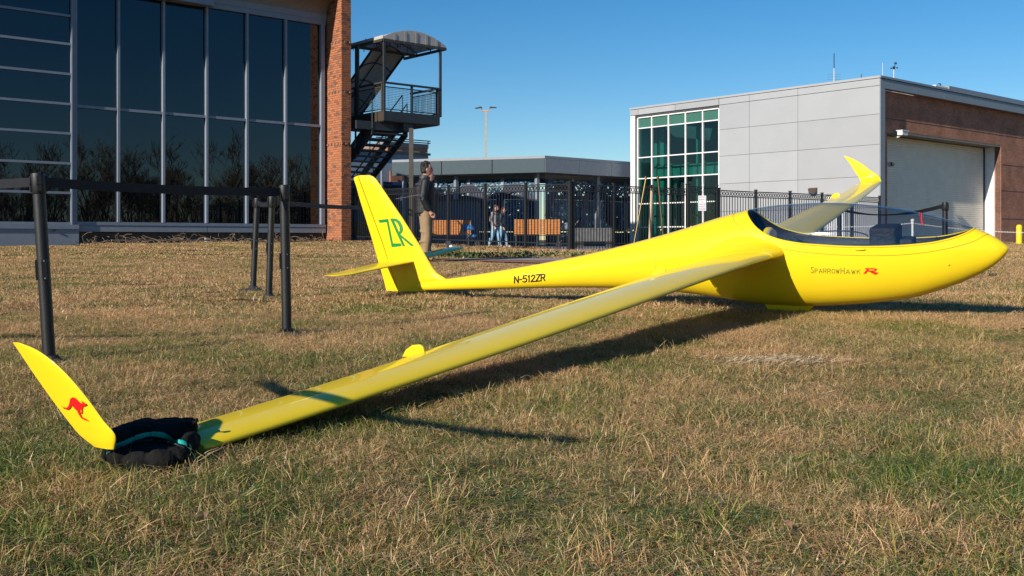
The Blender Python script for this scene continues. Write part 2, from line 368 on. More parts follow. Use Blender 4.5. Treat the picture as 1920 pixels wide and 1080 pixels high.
# ------------------------------------------------------------------ lawn colour: world position drives green against straw
def grass_mat(name, blade=True):
    m = bpy.data.materials.new(name); m.use_nodes = True; t = m.node_tree; p = t.nodes['Principled BSDF']; L = t.links.new
    geo = t.nodes.new('ShaderNodeNewGeometry')
    def noise(sc, det=4, dist=0):
        n = t.nodes.new('ShaderNodeTexNoise'); n.inputs['Scale'].default_value = sc; n.inputs['Detail'].default_value = det
        n.inputs['Distortion'].default_value = dist; L(geo.outputs['Position'], n.inputs['Vector']); return n.outputs[0]
    def mth(op, a, b=None, cl=False):
        n = t.nodes.new('ShaderNodeMath'); n.operation = op; n.use_clamp = cl
        for i, q in enumerate((a, b)):
            if q is None: continue
            if isinstance(q, (int, float)): n.inputs[i].default_value = q
            else: L(q, n.inputs[i])
        return n.outputs[0]
    sep = t.nodes.new('ShaderNodeSeparateXYZ'); L(geo.outputs['Position'], sep.inputs[0])
    mr = t.nodes.new('ShaderNodeMapRange'); L(sep.outputs['Y'], mr.inputs[0])     # greener towards the camera's end of the lawn
    mr.inputs[1].default_value = 2.0; mr.inputs[2].default_value = 11; mr.inputs[3].default_value = .58; mr.inputs[4].default_value = .20
    gn = mth('MULTIPLY', mth('SUBTRACT', noise(1.1, 6, .6), .5), 2.4)
    gn2 = mth('MULTIPLY', mth('SUBTRACT', noise(7, 3), .5), .9)
    green = mth('ADD', mth('ADD', mr.outputs[0], gn), gn2)
    if blade:
        at_ = t.nodes.new('ShaderNodeAttribute'); at_.attribute_name = 'rnd'
        r1 = at_.outputs['Fac']
        sel = mth('GREATER_THAN', green, r1)
        at2 = t.nodes.new('ShaderNodeAttribute'); at2.attribute_name = 'tint'
        rs = t.nodes.new('ShaderNodeValToRGB'); e = rs.color_ramp.elements
        cs = [(.15,.075,.03), (.40,.25,.115), (.60,.42,.215), (.84,.65,.39), (.40,.20,.07)]
        for i, c in enumerate(cs):
            x = e[i] if i < 2 else e.new(.5)
            x.position = i/(len(cs)-1); x.color = (*c, 1)
        rg = t.nodes.new('ShaderNodeValToRGB'); e = rg.color_ramp.elements
        cs = [(.018,.042,.008), (.045,.085,.014), (.085,.14,.022), (.18,.23,.045), (.34,.28,.07)]
        for i, c in enumerate(cs):
            x = e[i] if i < 2 else e.new(.5)
            x.position = i/(len(cs)-1); x.color = (*c, 1)
        L(at2.outputs['Fac'], rs.inputs[0]); L(at2.outputs['Fac'], rg.inputs[0])
        mx = t.nodes.new('ShaderNodeMix'); mx.data_type = 'RGBA'; L(sel, mx.inputs['Factor']); L(rs.outputs[0], mx.inputs[6]); L(rg.outputs[0], mx.inputs[7])
        lum = mth('ADD', mth('MULTIPLY', noise(.45, 3), .5), 1.0)
        sc = t.nodes.new('ShaderNodeVectorMath'); sc.operation = 'SCALE'; L(mx.outputs[2], sc.inputs[0]); L(lum, sc.inputs['Scale'])
        L(sc.outputs[0], p.inputs['Base Color']); p.inputs['Roughness'].default_value = .42; p.inputs['Specular IOR Level'].default_value = .5
        p.inputs['Subsurface Weight'].default_value = 0
        tl = t.nodes.new('ShaderNodeBsdfTranslucent'); L(sc.outputs[0], tl.inputs[0])
        ms = t.nodes.new('ShaderNodeMixShader'); ms.inputs[0].default_value = .25
        L(p.outputs[0], ms.inputs[1]); L(tl.outputs[0], ms.inputs[2]); L(ms.outputs[0], t.nodes['Material Output'].inputs[0])
    else:
        fine = noise(55, 6, .5)
        rs = t.nodes.new('ShaderNodeValToRGB'); e = rs.color_ramp.elements
        e[0].position = .3; e[0].color = (.07,.045,.02,1); e[1].position = .7; e[1].color = (.26,.17,.085,1)
        rg = t.nodes.new('ShaderNodeValToRGB'); e = rg.color_ramp.elements
        e[0].position = .3; e[0].color = (.03,.04,.012,1); e[1].position = .7; e[1].color = (.11,.11,.03,1)
        L(fine, rs.inputs[0]); L(fine, rg.inputs[0])
        mx = t.nodes.new('ShaderNodeMix'); mx.data_type = 'RGBA'; L(mth('MULTIPLY', green, 1.0, True), mx.inputs['Factor']); L(rs.outputs[0], mx.inputs[6]); L(rg.outputs[0], mx.inputs[7])
        L(mx.outputs[2], p.inputs['Base Color']); p.inputs['Roughness'].default_value = .95; p.inputs['Specular IOR Level'].default_value = .1
        b = t.nodes.new('ShaderNodeBump'); b.inputs['Strength'].default_value = .9; b.inputs['Distance'].default_value = .05
        L(fine, b.inputs['Height']); L(b.outputs[0], p.inputs['Normal'])
    return m
M['turf'] = grass_mat('thatch under the lawn', False)
M['blade'] = grass_mat('grass blade', True)

def geo_space(a, b, n, k=1.0):
    t_ = np.linspace(0, 1, n)
    return (a*(b/a)**t_).tolist()
ys = [-6000, -600, -100, -30, -8, -2] + [i*.5 for i in range(0, 40)] + [20+i for i in range(0, 55)] + [80, 100, 150, 300, 800, 2500, 5000]
xs = [-6000, -800, -200, -80, -45] + [i for i in range(-35, 36)] + [45, 80, 200, 800, 6000]
xs = sorted(set(xs + [i+.5 for i in range(-12, 12)]))
ground_sheet('lawn_ground', xs, ys, 0, M['turf'])
# plaza behind the fence
def px_plaza(x, y): return beyond(x, y) > 1.3 and y < 80
ground_sheet('plaza_pavement', [i*1.0 for i in range(-14, 34)], [27+i*1.0 for i in range(0, 60)], .02, M['plaza'], mask=px_plaza)

# footpath with a red paver border, built along a centre line
def strip(name, pts_l, pts_r, off, m, parent=None):
    mb = MB(); n = len(pts_l)
    for a, b in zip(pts_l, pts_r):
        for k in range(5):
            t_ = k/4; x = a[0]*(1-t_)+b[0]*t_; y = a[1]*(1-t_)+b[1]*t_; mb.v.append((x, y, g(x, y)+off))
    for i in range(n-1):
        for k in range(4):
            a = i*5+k; mb.f.append([a, a+1, a+6, a+5])
    return obj(name, mb, m, parent, smooth=True, kind='structure' if parent is None else None, base=V(0,0,0) if parent is None else None)
ctr = [(-1.3, 19.3), (-.2, 19.3), (1.0, 19.2), (2.5, 18.9), (4.3, 18.4)]
hw = [.2, .95, 1.5, 1.7, 1.7]
strip('footpath', [(x, y-h_) for (x, y), h_ in zip(ctr, hw)], [(x, y+h_) for (x, y), h_ in zip(ctr, hw)], .030, M['pavred'])
strip('path_centre', [(x, y-h_*.2) for (x, y), h_ in zip(ctr, hw)], [(x, y+h_*.72) for (x, y), h_ in zip(ctr, hw)], .036, M['pavgrey'])

# ------------------------------------------------------------------ facade frame helper
class Frame:
    def __init__(s, P, d, n): s.P = Vector(P); s.d = d.normalized(); s.n = n.normalized()
    def p(s, a, n, z): return V(s.P.x, s.P.y, 0)+s.d*a+s.n*n+Z*z
    def box(s, mb, a0, a1, n0, n1, z0, z1): return mb.boxa(s.p(a0, n0, z0), s.d*(a1-a0), s.n*(n1-n0), Z*(z1-z0))
    def a_of(s, px, n=0):
        r = (px-CX)/F; P = s.P+s.n*n; return (P.x-r*P.y)/(r*s.d.y-s.d.x)
    def z_of(s, px, py, n=0):
        q = s.p(s.a_of(px, n), n, 0); return ZC+(HY-py)*q.y/F

# ================================================================== glass-fronted building, left
N2 = V(.653, -.757, 0)                     # outward normal of faces that run along D2
A = Frame((-.1837*35, 35, 0), D2, N2)      # a grows to the right; a=0 at the last mullion
bld = thing('glass_front_building', 'tall dark glass curtain wall building with aluminium mullions on the left', 'building', A.p(-6, 0, .5), 0)
def part(name, mb, m, parent=None, **k): return obj(name, mb, m, parent or bld, **k)
mb = MB(); A.box(mb, -24, .05, -9, -.25, .2, 8.6); part('building_core', mb, M['joint'])
mull = [A.a_of(px) for px in (139, 222, 306.5, 387.5, 463, 535.5, 604.5)]
zt, zm, zb = 7.93, 4.50, 1.17
S0 = A.a_of(136)
for i in range(6):
    a0, a1 = mull[i]+.035, mull[i+1]-.035
    for z0, z1 in ((zb, zm-.04), (zm+.04, zt)):
        mb = MB(); A.box(mb, a0, a1, -.10, -.07, z0, z1); part('glass_pane', mb, M['glass'])
    mb = MB(); A.box(mb, a0, a1, -.09, .012, zm-.04, zm+.04); part('transom', mb, M['frame'])
for i in range(7):
    mb = MB(); wd = .035 if i not in (0, 6) else .07
    A.box(mb, mull[i]-wd, mull[i]+wd, -.10, .05, zb-.001, zt+.001); part('mullion', mb, M['frame'])
mb = MB(); A.box(mb, mull[0]-.07, .10, -.10, .035, zt+.002, zt+.17); part('head_frame', mb, M['frame'])
mb = MB(); A.box(mb, mull[0]-.07, .10, -.10, .045, zb-.10, zb-.003); part('sill', mb, M['frame'])
aj = A.a_of(388)
for a0, a1 in ((mull[0]+.1, aj-.012), (aj+.012, .10)):
    mb = MB(); A.box(mb, a0, a1, -.10, .03, zb-.29, zb-.108); part('sill_panel', mb, M['fascia'])
mb = MB(); A.box(mb, mull[0], .15, -.30, -.13, .2, zb-.30); part('foundation_wall', mb, mat('dark foundation', (.10,.085,.065), .95, var=.3))  # foundation in a plain dark brown-grey, mottled
# curved soffit, header band, standing seam eave
mb = MB(); A.box(mb, -24, .12, -.1, .055, zt+.172, zt+.36); part('header_band', mb, M['fascia'])
mb = MB(); prof = []
for k in range(9):
    th = math.pi/2*k/8; prof.append((.05+.55*(1-math.cos(th)), zt+.36+.42*math.sin(th)))
for k in range(8):
    (n0, z0), (n1, z1) = prof[k], prof[k+1]
    mb.poly([A.p(-24, n0, z0), A.p(.12, n0, z0), A.p(.12, n1, z1), A.p(-24, n1, z1)])
part('curved_soffit', mb, M['soffit'], smooth=True, weld=True)
mb = MB(); A.box(mb, -24, .2, .55, .72, zt+.76, zt+.86); part('gutter', mb, M['fascia'])
mb = MB()
pts = [A.p(-24, .72, zt+.862), A.p(-24, -8, zt+2.2), A.p(-24, -8, zt+2.1), A.p(-24, .72, zt+.80)]
mb.prism([A.p(-24, .73, zt+.864), A.p(-24, -5, zt+1.15), A.p(-24, -5, zt+.5)], D2*24.2); part('roof', mb, M['fascia'])
for k in range(26):
    a = .1-.42*k
    mb = MB(); mb.boxa(A.p(a, .73, zt+.868), D2*.03, (-N2)*5.6+Z*.28, Z*.05); part('roof_seam', mb, M['frame'])
# projecting sign-box end of the fascia
ab0, ab1 = A.a_of(402, .34), -9.5
mb = MB(); A.box(mb, -24, ab0, .06, .34, A.z_of(402, 11, .34), zt+1.6); part('fascia_box', mb, M['frame'])
# left section: ribbon panes between horizontal bars, slightly proud
aL0, aL1 = -16, A.a_of(131)
zs = [A.z_of(131, y) for y in (-26, 31, 84, 140, 196, 251, 307, 362, 419)]
for i in range(8):
    mb = MB(); A.box(mb, aL0, aL1-.02, .0, .04, zs[i+1]+.035, zs[i]-.035); part('glass_pane', mb, M['glass'])
for i in range(1, 9):
    mb = MB(); A.box(mb, aL0, aL1-.002, -.02, .10, zs[i]-.034, zs[i]+.034); part('glazing_bar', mb, M['frame'])
mb = MB(); A.box(mb, aL1, mull[0]-.075, -.12, .14, .9, 9.0); part('corner_post', mb, M['frame'])
mb = MB(); A.box(mb, -16, mull[0]+.09, -.2, .16, zs[8]-.16, zs[8]-.036); part('sill', mb, M['frame'])
mb = MB(); A.box(mb, -16, mull[0]+.095, -.2, .12, .35, zs[8]-.162); part('sill_panel', mb, M['fascia'])
mb = MB(); mb.lathe(A.p(A.a_of(101, .12), .12, A.z_of(101, 432, .12)), [(.03, 0), (.03, .05)], 10, N2); part('pipe_stub', mb, M['rubber'])
mb = MB(); A.box(mb, A.a_of(389, .3)-.06, A.a_of(389, .3)+.06, .22, .30, A.z_of(389, 457, .3), A.z_of(389, 447, .3)); part('junction_box', mb, M['white'])

# bare soil strip with dead vines at the foot of the glass building
mb = MB(); n = 40
for i in range(n+1):
    a = mull[0]-.1+(.2-mull[0]+.1)*i/n
    for q in (-.2, .9+.15*math.sin(i*.9)):
        P_ = A.p(a, q, 0); mb.v.append((P_.x, P_.y, g(P_.x, P_.y)+.012))
for i in range(n): mb.f.append([2*i, 2*i+2, 2*i+3, 2*i+1])
obj('soil_bed', mb, M['soil'], kind='structure', base=V(0,0,0))
mb = MB(); rr = random.Random(3)
for i in range(300):
    a = rr.uniform(mull[0], .1); q = rr.uniform(-.12, .8) if i % 3 else -.1
    P_ = A.p(a, q, 0); P_.z = g(P_.x, P_.y)+.0
    pts = [P_]; d = V(rr.uniform(-1,1), rr.uniform(-.4,.4), rr.uniform(.1,1.0)); ln = rr.uniform(.05, .14)
    for k in range(rr.randint(2, 5)):
        pts.append(pts[-1]+d.normalized()*ln); d += V(rr.uniform(-.9,.9), rr.uniform(-.5,.5), rr.uniform(-.9,.5))
        pts[-1].z = max(pts[-1].z, P_.z)
    mb.tube(pts, rr.uniform(.004, .011), 4)
obj('dead_vines', mb, M['twig'], kind='stuff')
mb = MB(); mb.boxc(A.p(A.a_of(310, .5), .5, g(-8.5, 31.5)+.09), 3.2, .06, .05, D2, N2); tag(obj('timber_edging', mb, M['twig']), 'long weathered timber board on the soil at the foot of the glass building', 'board')
for px, sc_ in ((306, 1), (349, .8), (357, .8)):
    pass

# brick pier at the right end of the glass building
PW_, PD_ = .0, 0
pa0 = .16; pier_front = .947                # how far it stands out from the glass
pa1 = pa0+.37
base_ = A.p(pa0, 0, .4)
pier = thing('brick_pier', 'tall orange brick pier standing proud at the end of the glass wall', 'brick pier', base_)
zp0, zp1 = .35, 10.2
mb = MB(); A.box(mb, pa0+.012, pa1-.012, -1.2, pier_front-.012, zp0, zp1); obj('pier_core', mb, M['mortar'], pier)
rows = int((zp1-zp0)/.0757); bricks = []
special = []
dent_rows = [int((A.z_of(640, y, pier_front)-zp0)/.0757) for y in (79, 172, 267)]
for r_ in range(rows):
    z0 = zp0+r_*.0757
    groove = r_ % 8 == 5
    den = r_ in dent_rows
    hgt = .066 if not groove else .055
    for face in (0, 1):
        L_ = (pa1-pa0) if face == 0 else pier_front+1.2
        bl = .205 if not den else .105
        off = (0 if r_ % 2 else bl/2)
        x = -off
        while x < L_-.01:
            b0, b1 = max(x, 0), min(x+bl-.009, L_)
            x += bl
            if b1-b0 < .03: continue
            k = int(x/bl)
            if den and k % 2: continue
            mb = MB(); pr = .0 if not den else .02
            if face == 0: A.box(mb, pa0+b0, pa0+b1, pier_front-.05, pier_front+pr+R.uniform(-.002,.002), z0, z0+hgt)
            else: A.box(mb, pa0-pr+R.uniform(-.002,.002), pa0+.05, pier_front-.051-b1, pier_front-.051-b0, z0, z0+hgt)
            vis = z0 < 8.9
            bricks.append((mb, R.random()**1.0, z0, vis))
# the 300 lowest bricks are parts, the rest one stuff part
bricks.sort(key=lambda q: q[2])
def tonev(): return min(1, max(0, R.gauss(.5, .24)))
for mbk, tv, z0, vis in bricks[:300]:
    mbk.tone = [tonev()]*6; obj('brick', mbk, M['brick_tone'], pier)
big = MB(); big.tone = []
for mbk, tv, z0, vis in bricks[300:]:
    k = len(big.v); big.v += mbk.v; big.f += [[k+i for i in f] for f in mbk.f]; big.tone += [tonev()]*6
obj('brick_courses', big, M['brick_tone'], pier, kind='stuff')
mb = MB(); mb.tube([A.p(pa1, .8, 8.93), A.p(pa1+.22, .85, 8.98)], .02, 6); mb.ell(A.p(pa1+.28, .86, 8.93), .09, .09, .08); obj('pier_lamp', mb, M['dark_steel'], pier)
# white parapet box behind the pier top
mb = MB(); A.box(mb, -1.0, .14, -1.9, -.3, zt+1.0, zt+2.4); tag(obj('roof_housing', mb, M['white']), 'white sheet metal roof housing beside the top of the brick pier', 'roof housing')

# ================================================================== hangar with grey panels and roller door, right
C0 = V(14.3, 40, 0)
B1 = Frame(C0, D1, V(-.757, -.653, 0))      # panel face, a grows to the left
B2 = Frame(C0, D2, N2)                      # door face, a grows to the right
hg = thing('panel_hangar', 'flat-roofed building with silver panels, green glazing and a large roller door', 'building', (14.3, 40, .4))
zg = .25; ztop = 7.03; zcap = B1.z_of(1650, 146); zc2 = B1.z_of(1650, 160)
rowz = [zg, 1.90, 3.13, 4.36, 5.54, zc2]
ag = B1.a_of(1347.5); aend = B1.a_of(1181)
cols = [0.02, B1.a_of(1496), B1.a_of(1405), ag-.02]
def hp(name, mb, m, **k): return obj(name, mb, m, hg, **k)
for r_ in range(5):
    for c in range(3):
        mb = MB(); B1.box(mb, cols[c]+.007, cols[c+1]-.007, -.05, 0, rowz[r_]+.007, rowz[r_+1]-.007); hp('wall_panel', mb, M['panel'])
for c in range(3):
    mb = MB(); B1.box(mb, cols[c]+.007, cols[c+1]-.007, -.05, 0, zc2+.014, zcap-.01); hp('frieze_panel', mb, M['panel'])
for a0, a1 in ((ag, B1.a_of(1266)), (B1.a_of(1266)+.02, aend-.55), (aend-.53, aend)):
    mb = MB(); B1.box(mb, a0, a1, -.05, .0, zc2+.014, zcap-.01); hp('frieze_panel', mb, M['panel'])
mb = MB(); B1.box(mb, -.0, aend+.01, -.30, .03, zcap+.01, ztop); hp('roof_coping', mb, M['panel'])
mb = MB(); B1.box(mb, .45, ag-.03, -.35, -.055, zg, zcap+.005); hp('backing_wall', mb, M['joint'])
mb = MB(); B1.box(mb, ag, aend, -.9, -.052, zc2-.1, zcap+.005); hp('backing_wall', mb, M['joint'])
mb = MB(); B1.box(mb, aend-.30, aend-.01, -.5, -.03, zg, zc2-.01); hp('corner_pier', mb, M['white'])
# corner strip that turns onto the door face
mb = MB(); B2.box(mb, .02, .36, -.06, -.002, zg, zcap-.02); hp('corner_strip', mb, M['fascia'])
mb = MB(); B2.box(mb, .03, .355, -.6, -.062, zg, zcap-.02); hp('backing_wall', mb, M['fascia'])
zf = B2.z_of(1662, 166)
mb = MB(); B2.box(mb, .0, 26, -.4, .03, zcap+.012, ztop); hp('roof_coping', mb, M['fascia'])
x = .365; k = 0
while x < 26:
    mb = MB(); B2.box(mb, x, x+2.38, -.28, -.004, zf, zcap-.012); hp('fascia_panel', mb, M['fascia']); x += 2.4
mb = MB(); B2.box(mb, .37, 26, -.27, -.015, zf+.01, zcap+.005); hp('backing_wall', mb, M['joint'])
# brick face, set back, round the door opening
bs = -.30
da0, da1, dz = 1.04, 11.15, 4.92
mb = MB(); B2.box(mb, .37, da0, -1.0, bs, zg, zf); hp('brick_wall', mb, M['brick_lightened'])
mb = MB(); B2.box(mb, da0, 26, -.60, bs, dz+.08, zf); hp('brick_wall', mb, M['brick_lightened'])
mb = MB(); B2.box(mb, da1, 26, -.60, bs, zg, dz+.08); hp('brick_wall', mb, M['brick_lightened'])
mb = MB(); B2.box(mb, da1-.012, da1-.001, -.55, bs-.02, zg, dz); hp('brick_reveal', mb, M['brick_side'])
for z_ in (1.6, 2.9, 4.1, 5.45):  # flat dark strips stand in for the shade of recessed courses
    mb = MB(); B2.box(mb, .37 if z_ < dz else .37, da0-.01 if z_ < dz else 26, bs-.002, bs+.004, z_, z_+.03); hp('dark_course', mb, M['joint'])
    if z_ < dz:
        mb = MB(); B2.box(mb, da1+.01, 26, bs-.002, bs+.004, z_, z_+.03); hp('dark_course', mb, M['joint'])
mb = MB(); B2.box(mb, da0, da1-.013, -.62, bs-.01, dz, dz+.078); hp('door_lintel', mb, mat('cream lintel', (.26,.23,.19), .6))
mb = MB(); B2.box(mb, da1, da1+.3, -1.25, -.605, zg, dz+.3); hp('door_jamb', mb, M['white'])
mb = MB(); B2.box(mb, da0-.25, da0, -1.25, -1.002, zg, dz+.3); hp('door_jamb', mb, M['white'])
mb = MB(); B2.box(mb, da0, da1, -1.25, -.63, dz+.02, dz+.3); hp('door_head', mb, M['soffit'])
mb = MB(); B2.box(mb, da1-.09, da1-.002, -1.15, -1.04, zg, dz+.02); hp('door_track', mb, M['dark_steel'])
M['shutter'] = mat('roller shutter steel', (.92, .84, .70), .45, var=.05, scale=2)
nsl = 48; hsl = (dz-zg)/nsl
for k in range(nsl):
    mb = MB(); z0 = zg+k*hsl
    pr = [(-1.12, z0), (-1.074, z0+.006), (-1.070, z0+hsl*.45), (-1.073, z0+hsl-.010), (-1.12, z0+hsl-.001)]
    mb.prism([B2.p(da0+.005, n_, z_) for n_, z_ in pr], D2*(da1-da0-.1)); hp('door_slat', mb, M['shutter'], smooth=True)
mb = MB(); B2.box(mb, .4, 26, -(ag-.22), -1.3, zg, ztop-.25); hp('rear_block', mb, M['joint'])
mb = MB(); B2.box(mb, 6.4, 26, -13, -(ag-.21), zg, ztop-.25); hp('rear_block', mb, M['joint'])
# raised roof step and antennas
mb = MB(); B2.box(mb, 7.4, 26, -6, -.9, ztop+.002, ztop+.42); hp('roof_step', mb, M['fascia'])
mb = MB(); B2.box(mb, 6.3, 7.39, -3.0, -.95, ztop+.002, ztop+.36); hp('roof_step', mb, M['white'])
mb = MB(); mb.ell(B2.p(6.9, -1.1, ztop+.42), .09, .09, .09); hp('roof_vent', mb, M['chrome'])

# glazing bays, green glass, room behind
gx = [B1.a_of(p_) for p_ in (1346.7, 1316, 1283.6, 1251.7, 1220.5, 1194.5)]
gz = [zg, 1.25, 2.37, 3.58, 4.59, 6.0, zc2-.13]
for i in range(5):
    for j in range(6):
        mb = MB(); B1.box(mb, gx[i]+.02, gx[i+1]-.02, -.14, -.12, gz[j]+.018, gz[j+1]-.018)
        if j == 5: hp('spandrel_panel', mb, M['spandrel'])
        else: hp('glass_pane', mb, M['teal_glass'])
for i in range(6):
    mb = MB(); B1.box(mb, gx[i]-.028, gx[i]+.028, -.16, -.04, zg, gz[6]); hp('mullion', mb, M['white'])
for j in range(7):
    for i in range(5):
        mb = MB(); B1.box(mb, gx[i]+.029, gx[i+1]-.029, -.155, -.045, gz[j]-.024, gz[j]+.024); hp('glazing_bar', mb, M['white'])
mb = MB(); B1.box(mb, ag+.02, aend-.02, -6.2, -6.0, zg, zcap); hp('room_back_wall', mb, M['interior'])
mb = MB(); B1.box(mb, ag-.2, ag-.01, -6.0, -.36, zg, zcap); hp('room_side_wall', mb, M['interior'])
mb = MB(); B1.box(mb, aend-.09, aend-.012, -6.0, -.51, zg, zcap); hp('room_side_wall', mb, M['white'])
mb = MB(); B1.box(mb, ag+.02, aend-.35, -6.0, -.2, zg-.1, zg+.02); hp('room_floor', mb, M['concrete'])
mb = MB(); B1.box(mb, ag+.02, aend-.32, -5.9, -.92, zcap-.5, zcap-.3); hp('room_ceiling', mb, M['interior'])
mb = MB(); B1.box(mb, ag+.1, aend-.4, -1.3, -1.1, 3.62, 4.22); hp('steel_beam', mb, M['beam'])
for i in range(5):
    c = (gx[i]+gx[i+1])/2
    mb = MB(); B1.box(mb, c+.1, c+.22, -1.1, -1.0, 3.66, 4.3); hp('beam_bracket', mb, M['beam'])
for c, wd in ((gx[4]+.35, .22), (gx[2]+.3, .10), (gx[5]-.1, .18)):
    mb = MB(); B1.box(mb, c, c+wd, -1.5, -1.32, zg+.02, zcap-.51); hp('room_column', mb, M['beam'])
mb = MB(); B1.box(mb, ag+.3, ag+1.2, -3.2, -3.0, zg+.02, 3.0); hp('room_partition', mb, M['beam'])

# wall lamp, white cabinet, cameras, antennas: each a thing of its own
P_ = B1.p(B1.a_of(1526), 0, B1.z_of(1526, 357))
t_ = thing('wall_lamp', 'dark brown box-shaped wall lamp on the silver panels', 'wall lamp', P_)
mb = MB(); mb.prism([P_-D1*.17+B1.n*.01-Z*.09, P_-D1*.17+B1.n*.13-Z*.09, P_-D1*.17+B1.n*.17+Z*.08, P_-D1*.17+B1.n*.01+Z*.11], D1*.34); obj('lamp_housing', mb, mat('brown lamp paint', (.09,.065,.05), .5), t_)
mb = MB(); mb.boxc(P_+B1.n*.09-Z*.127, .28, .14, .07, D1, B1.n); obj('lamp_lens', mb, M['joint'], t_)
P_ = B1.p(B1.a_of(1572), 0, 1.75)
t_ = thing('wall_cabinet', 'white louvred cabinet low on the silver panel wall behind the far wing', 'cabinet', P_)
mb = MB(); B1.box(mb, B1.a_of(1590), B1.a_of(1556), .003, .25, .6, 2.42); obj('cabinet_body', mb, M['white'], t_)
mb = MB(); B1.box(mb, B1.a_of(1590)-.03, B1.a_of(1556)+.03, .003, .30, 2.422, 2.50); obj('cabinet_cap', mb, M['concrete'], t_)
P_ = B2.p(B2.a_of(1676, bs), bs, B2.z_of(1676, 252, bs))
t_ = thing('security_camera', 'white box security camera on a bracket above the roller door corner', 'security camera', P_)
mb = MB(); mb.boxc(P_+N2*.32+D2*.10+Z*.02, .46, .22, .17, D2, N2); bevel(obj('camera_housing', mb, M['white'], t_), .02)
mb = MB(); mb.boxc(P_+N2*.32+D2*.10+Z*.125, .52, .28, .03, D2, N2); obj('sunshield', mb, M['white'], t_)
mb = MB(); mb.tube([P_+N2*.004-Z*.12, P_+N2*.2-Z*.12, P_+N2*.3-Z*.07], .03, 8); obj('bracket', mb, M['white'], t_)
P_ = B2.p(B2.a_of(1666, bs), bs, B2.z_of(1666, 308, bs))
t_ = thing('dome_camera', 'small round grey camera on the brick strip left of the roller door', 'security camera', P_)
mb = MB(); mb.lathe(P_, [(.09,0.002),(.10,.05),(.10,.12)], 14, N2); obj('dome_base', mb, M['white'], t_)
mb = MB(); mb.ell(P_+N2*.16, .085, .085, .085); obj('dome_lens', mb, M['joint'], t_, smooth=True)
def mast(px, ytop, label, n_=-1.2, th=.022, kind_=0, m_='chrome', fr=B1):
    a = fr.a_of(px, n_); P_ = fr.p(a, n_, ztop-.26); zt_ = fr.z_of(px, ytop, n_)
    t_ = thing('roof_antenna', label, 'antenna', P_)
    mb = MB(); mb.tube([P_, V(P_.x, P_.y, zt_)], [th, th*.7], 6); obj('mast', mb, M['panel'] if m_ == 'chrome' else M[m_], t_)
    if kind_ == 1:
        mb = MB(); mb.tube([V(P_.x, P_.y, zt_-.05), V(P_.x, P_.y, zt_+.62)], .02, 5); obj('whip', mb, M['dark_steel'], t_)
        for s_ in (-1, 1):
            for q in (0, .18, .36):
                mb = MB(); mb.tube([V(P_.x, P_.y, zt_-.25-q*.6), V(P_.x+s_*.28, P_.y, zt_-.25-q*.6)], .006, 4); obj('element', mb, M['frame'], t_)
    if kind_ == 2:
        mb = MB(); mb.ell(V(P_.x, P_.y, zt_+.02), .05, .05, .07); obj('hub', mb, M['dark_steel'], t_)
        for s_ in (0, 2.1, 4.2):
            mb = MB(); q = V(P_.x+.13*math.cos(s_), P_.y+.13*math.sin(s_), zt_+.02); mb.tube([V(P_.x, P_.y, zt_+.02), q], .008, 4); mb.ell(q, .035, .035, .035, 6); obj('cup', mb, M['dark_steel'], t_)
        mb = MB(); mb.boxc(V(P_.x+.04, P_.y, zt_+.14), .02, .02, .2); mb.boxc(V(P_.x+.07, P_.y, zt_+.2), .10, .015, .08); obj('vane', mb, M['dark_steel'], t_)
mast(1564, 128, 'roof antenna with side elements and a dark whip, on the silver panel roof', kind_=1, th=.035)
mast(1615, 139, 'short rusty lightning rod stub on the silver panel roof', th=.03, m_='bronze', n_=-.6)
mast(1655, 118, 'thin plain rod at the near corner of the panel roof', n_=-.35, th=.018)
mast(1676, 128, 'wind vane and cup anemometer mast over the brick side of the roof', n_=-.4, kind_=2, fr=B2, th=.03)
# ================================================================== pavilion with mosaic screen
K = V(1.5, 47, 0)
dl = V(-.943, .331, 0).normalized(); nl = V(-.331, -.943, 0).normalized()
PL = Frame(K, dl, nl); PR = Frame(K, D2, N2)
zk0, zk1, zk2 = ZC+(HY-323)*47/F, ZC+(HY-297)*47/F, ZC+(HY-292)*47/F
pv = thing('pavilion', 'low dark flat-roofed pavilion with a speckled blue mosaic screen behind the fence', 'pavilion', (1.5, 47, .34))
def pp(name, mb, m, **k): return obj(name, mb, m, pv, **k)
lenL, lenR = 7.7, 8.3
nseg = [(0, 2.55), (2.57, 5.1), (5.12, lenL)]
for a0, a1 in nseg:
    mb = MB(); PL.box(mb, a0+.02, a1, -.2, 0, zk0, zk1); pp('fascia_panel', mb, M['dark_teal'])
for a0, a1 in ((.02, 2.2), (2.22, 4.4), (4.42, lenR)):
    mb = MB(); PR.box(mb, a0, a1, -.2, 0, zk0, zk1); pp('fascia_panel', mb, M['fascia'])
mb = MB()
outl = [PL.p(0,0,0), PL.p(lenL,0,0), PL.p(lenL,-5,0), PR.p(lenR,-4.0,0), PR.p(lenR,0,0)]
mb.prism([q+Z*(zk1+.01) for q in outl], Z*(zk2-zk1)); pp('roof', mb, M['fascia'])
ins = [PL.p(.3,-.25,0), PL.p(lenL-.1,-.25,0), PL.p(lenL-.1,-4.9,0), PR.p(lenR-.1,-3.9,0), PR.p(lenR-.1,-.25,0)]
mb = MB(); mb.prism([q+Z*(zk0+.05) for q in ins], Z*.08); pp('ceiling', mb, mat('pale ceiling', (.50,.48,.45), .7))
for fr, ln in ((PL, lenL), (PR, lenR)):
    mb = MB(); fr.box(mb, .3, ln-.2, -1.25, -1.0, zk0-.22, zk0-.0); pp('header_beam', mb, M['soffit'])
    mb = MB(); fr.box(mb, .4, ln-.2, -1.22, -1.1, zk0-.42, zk0-.225); pp('header_beam', mb, M['dark_steel'])
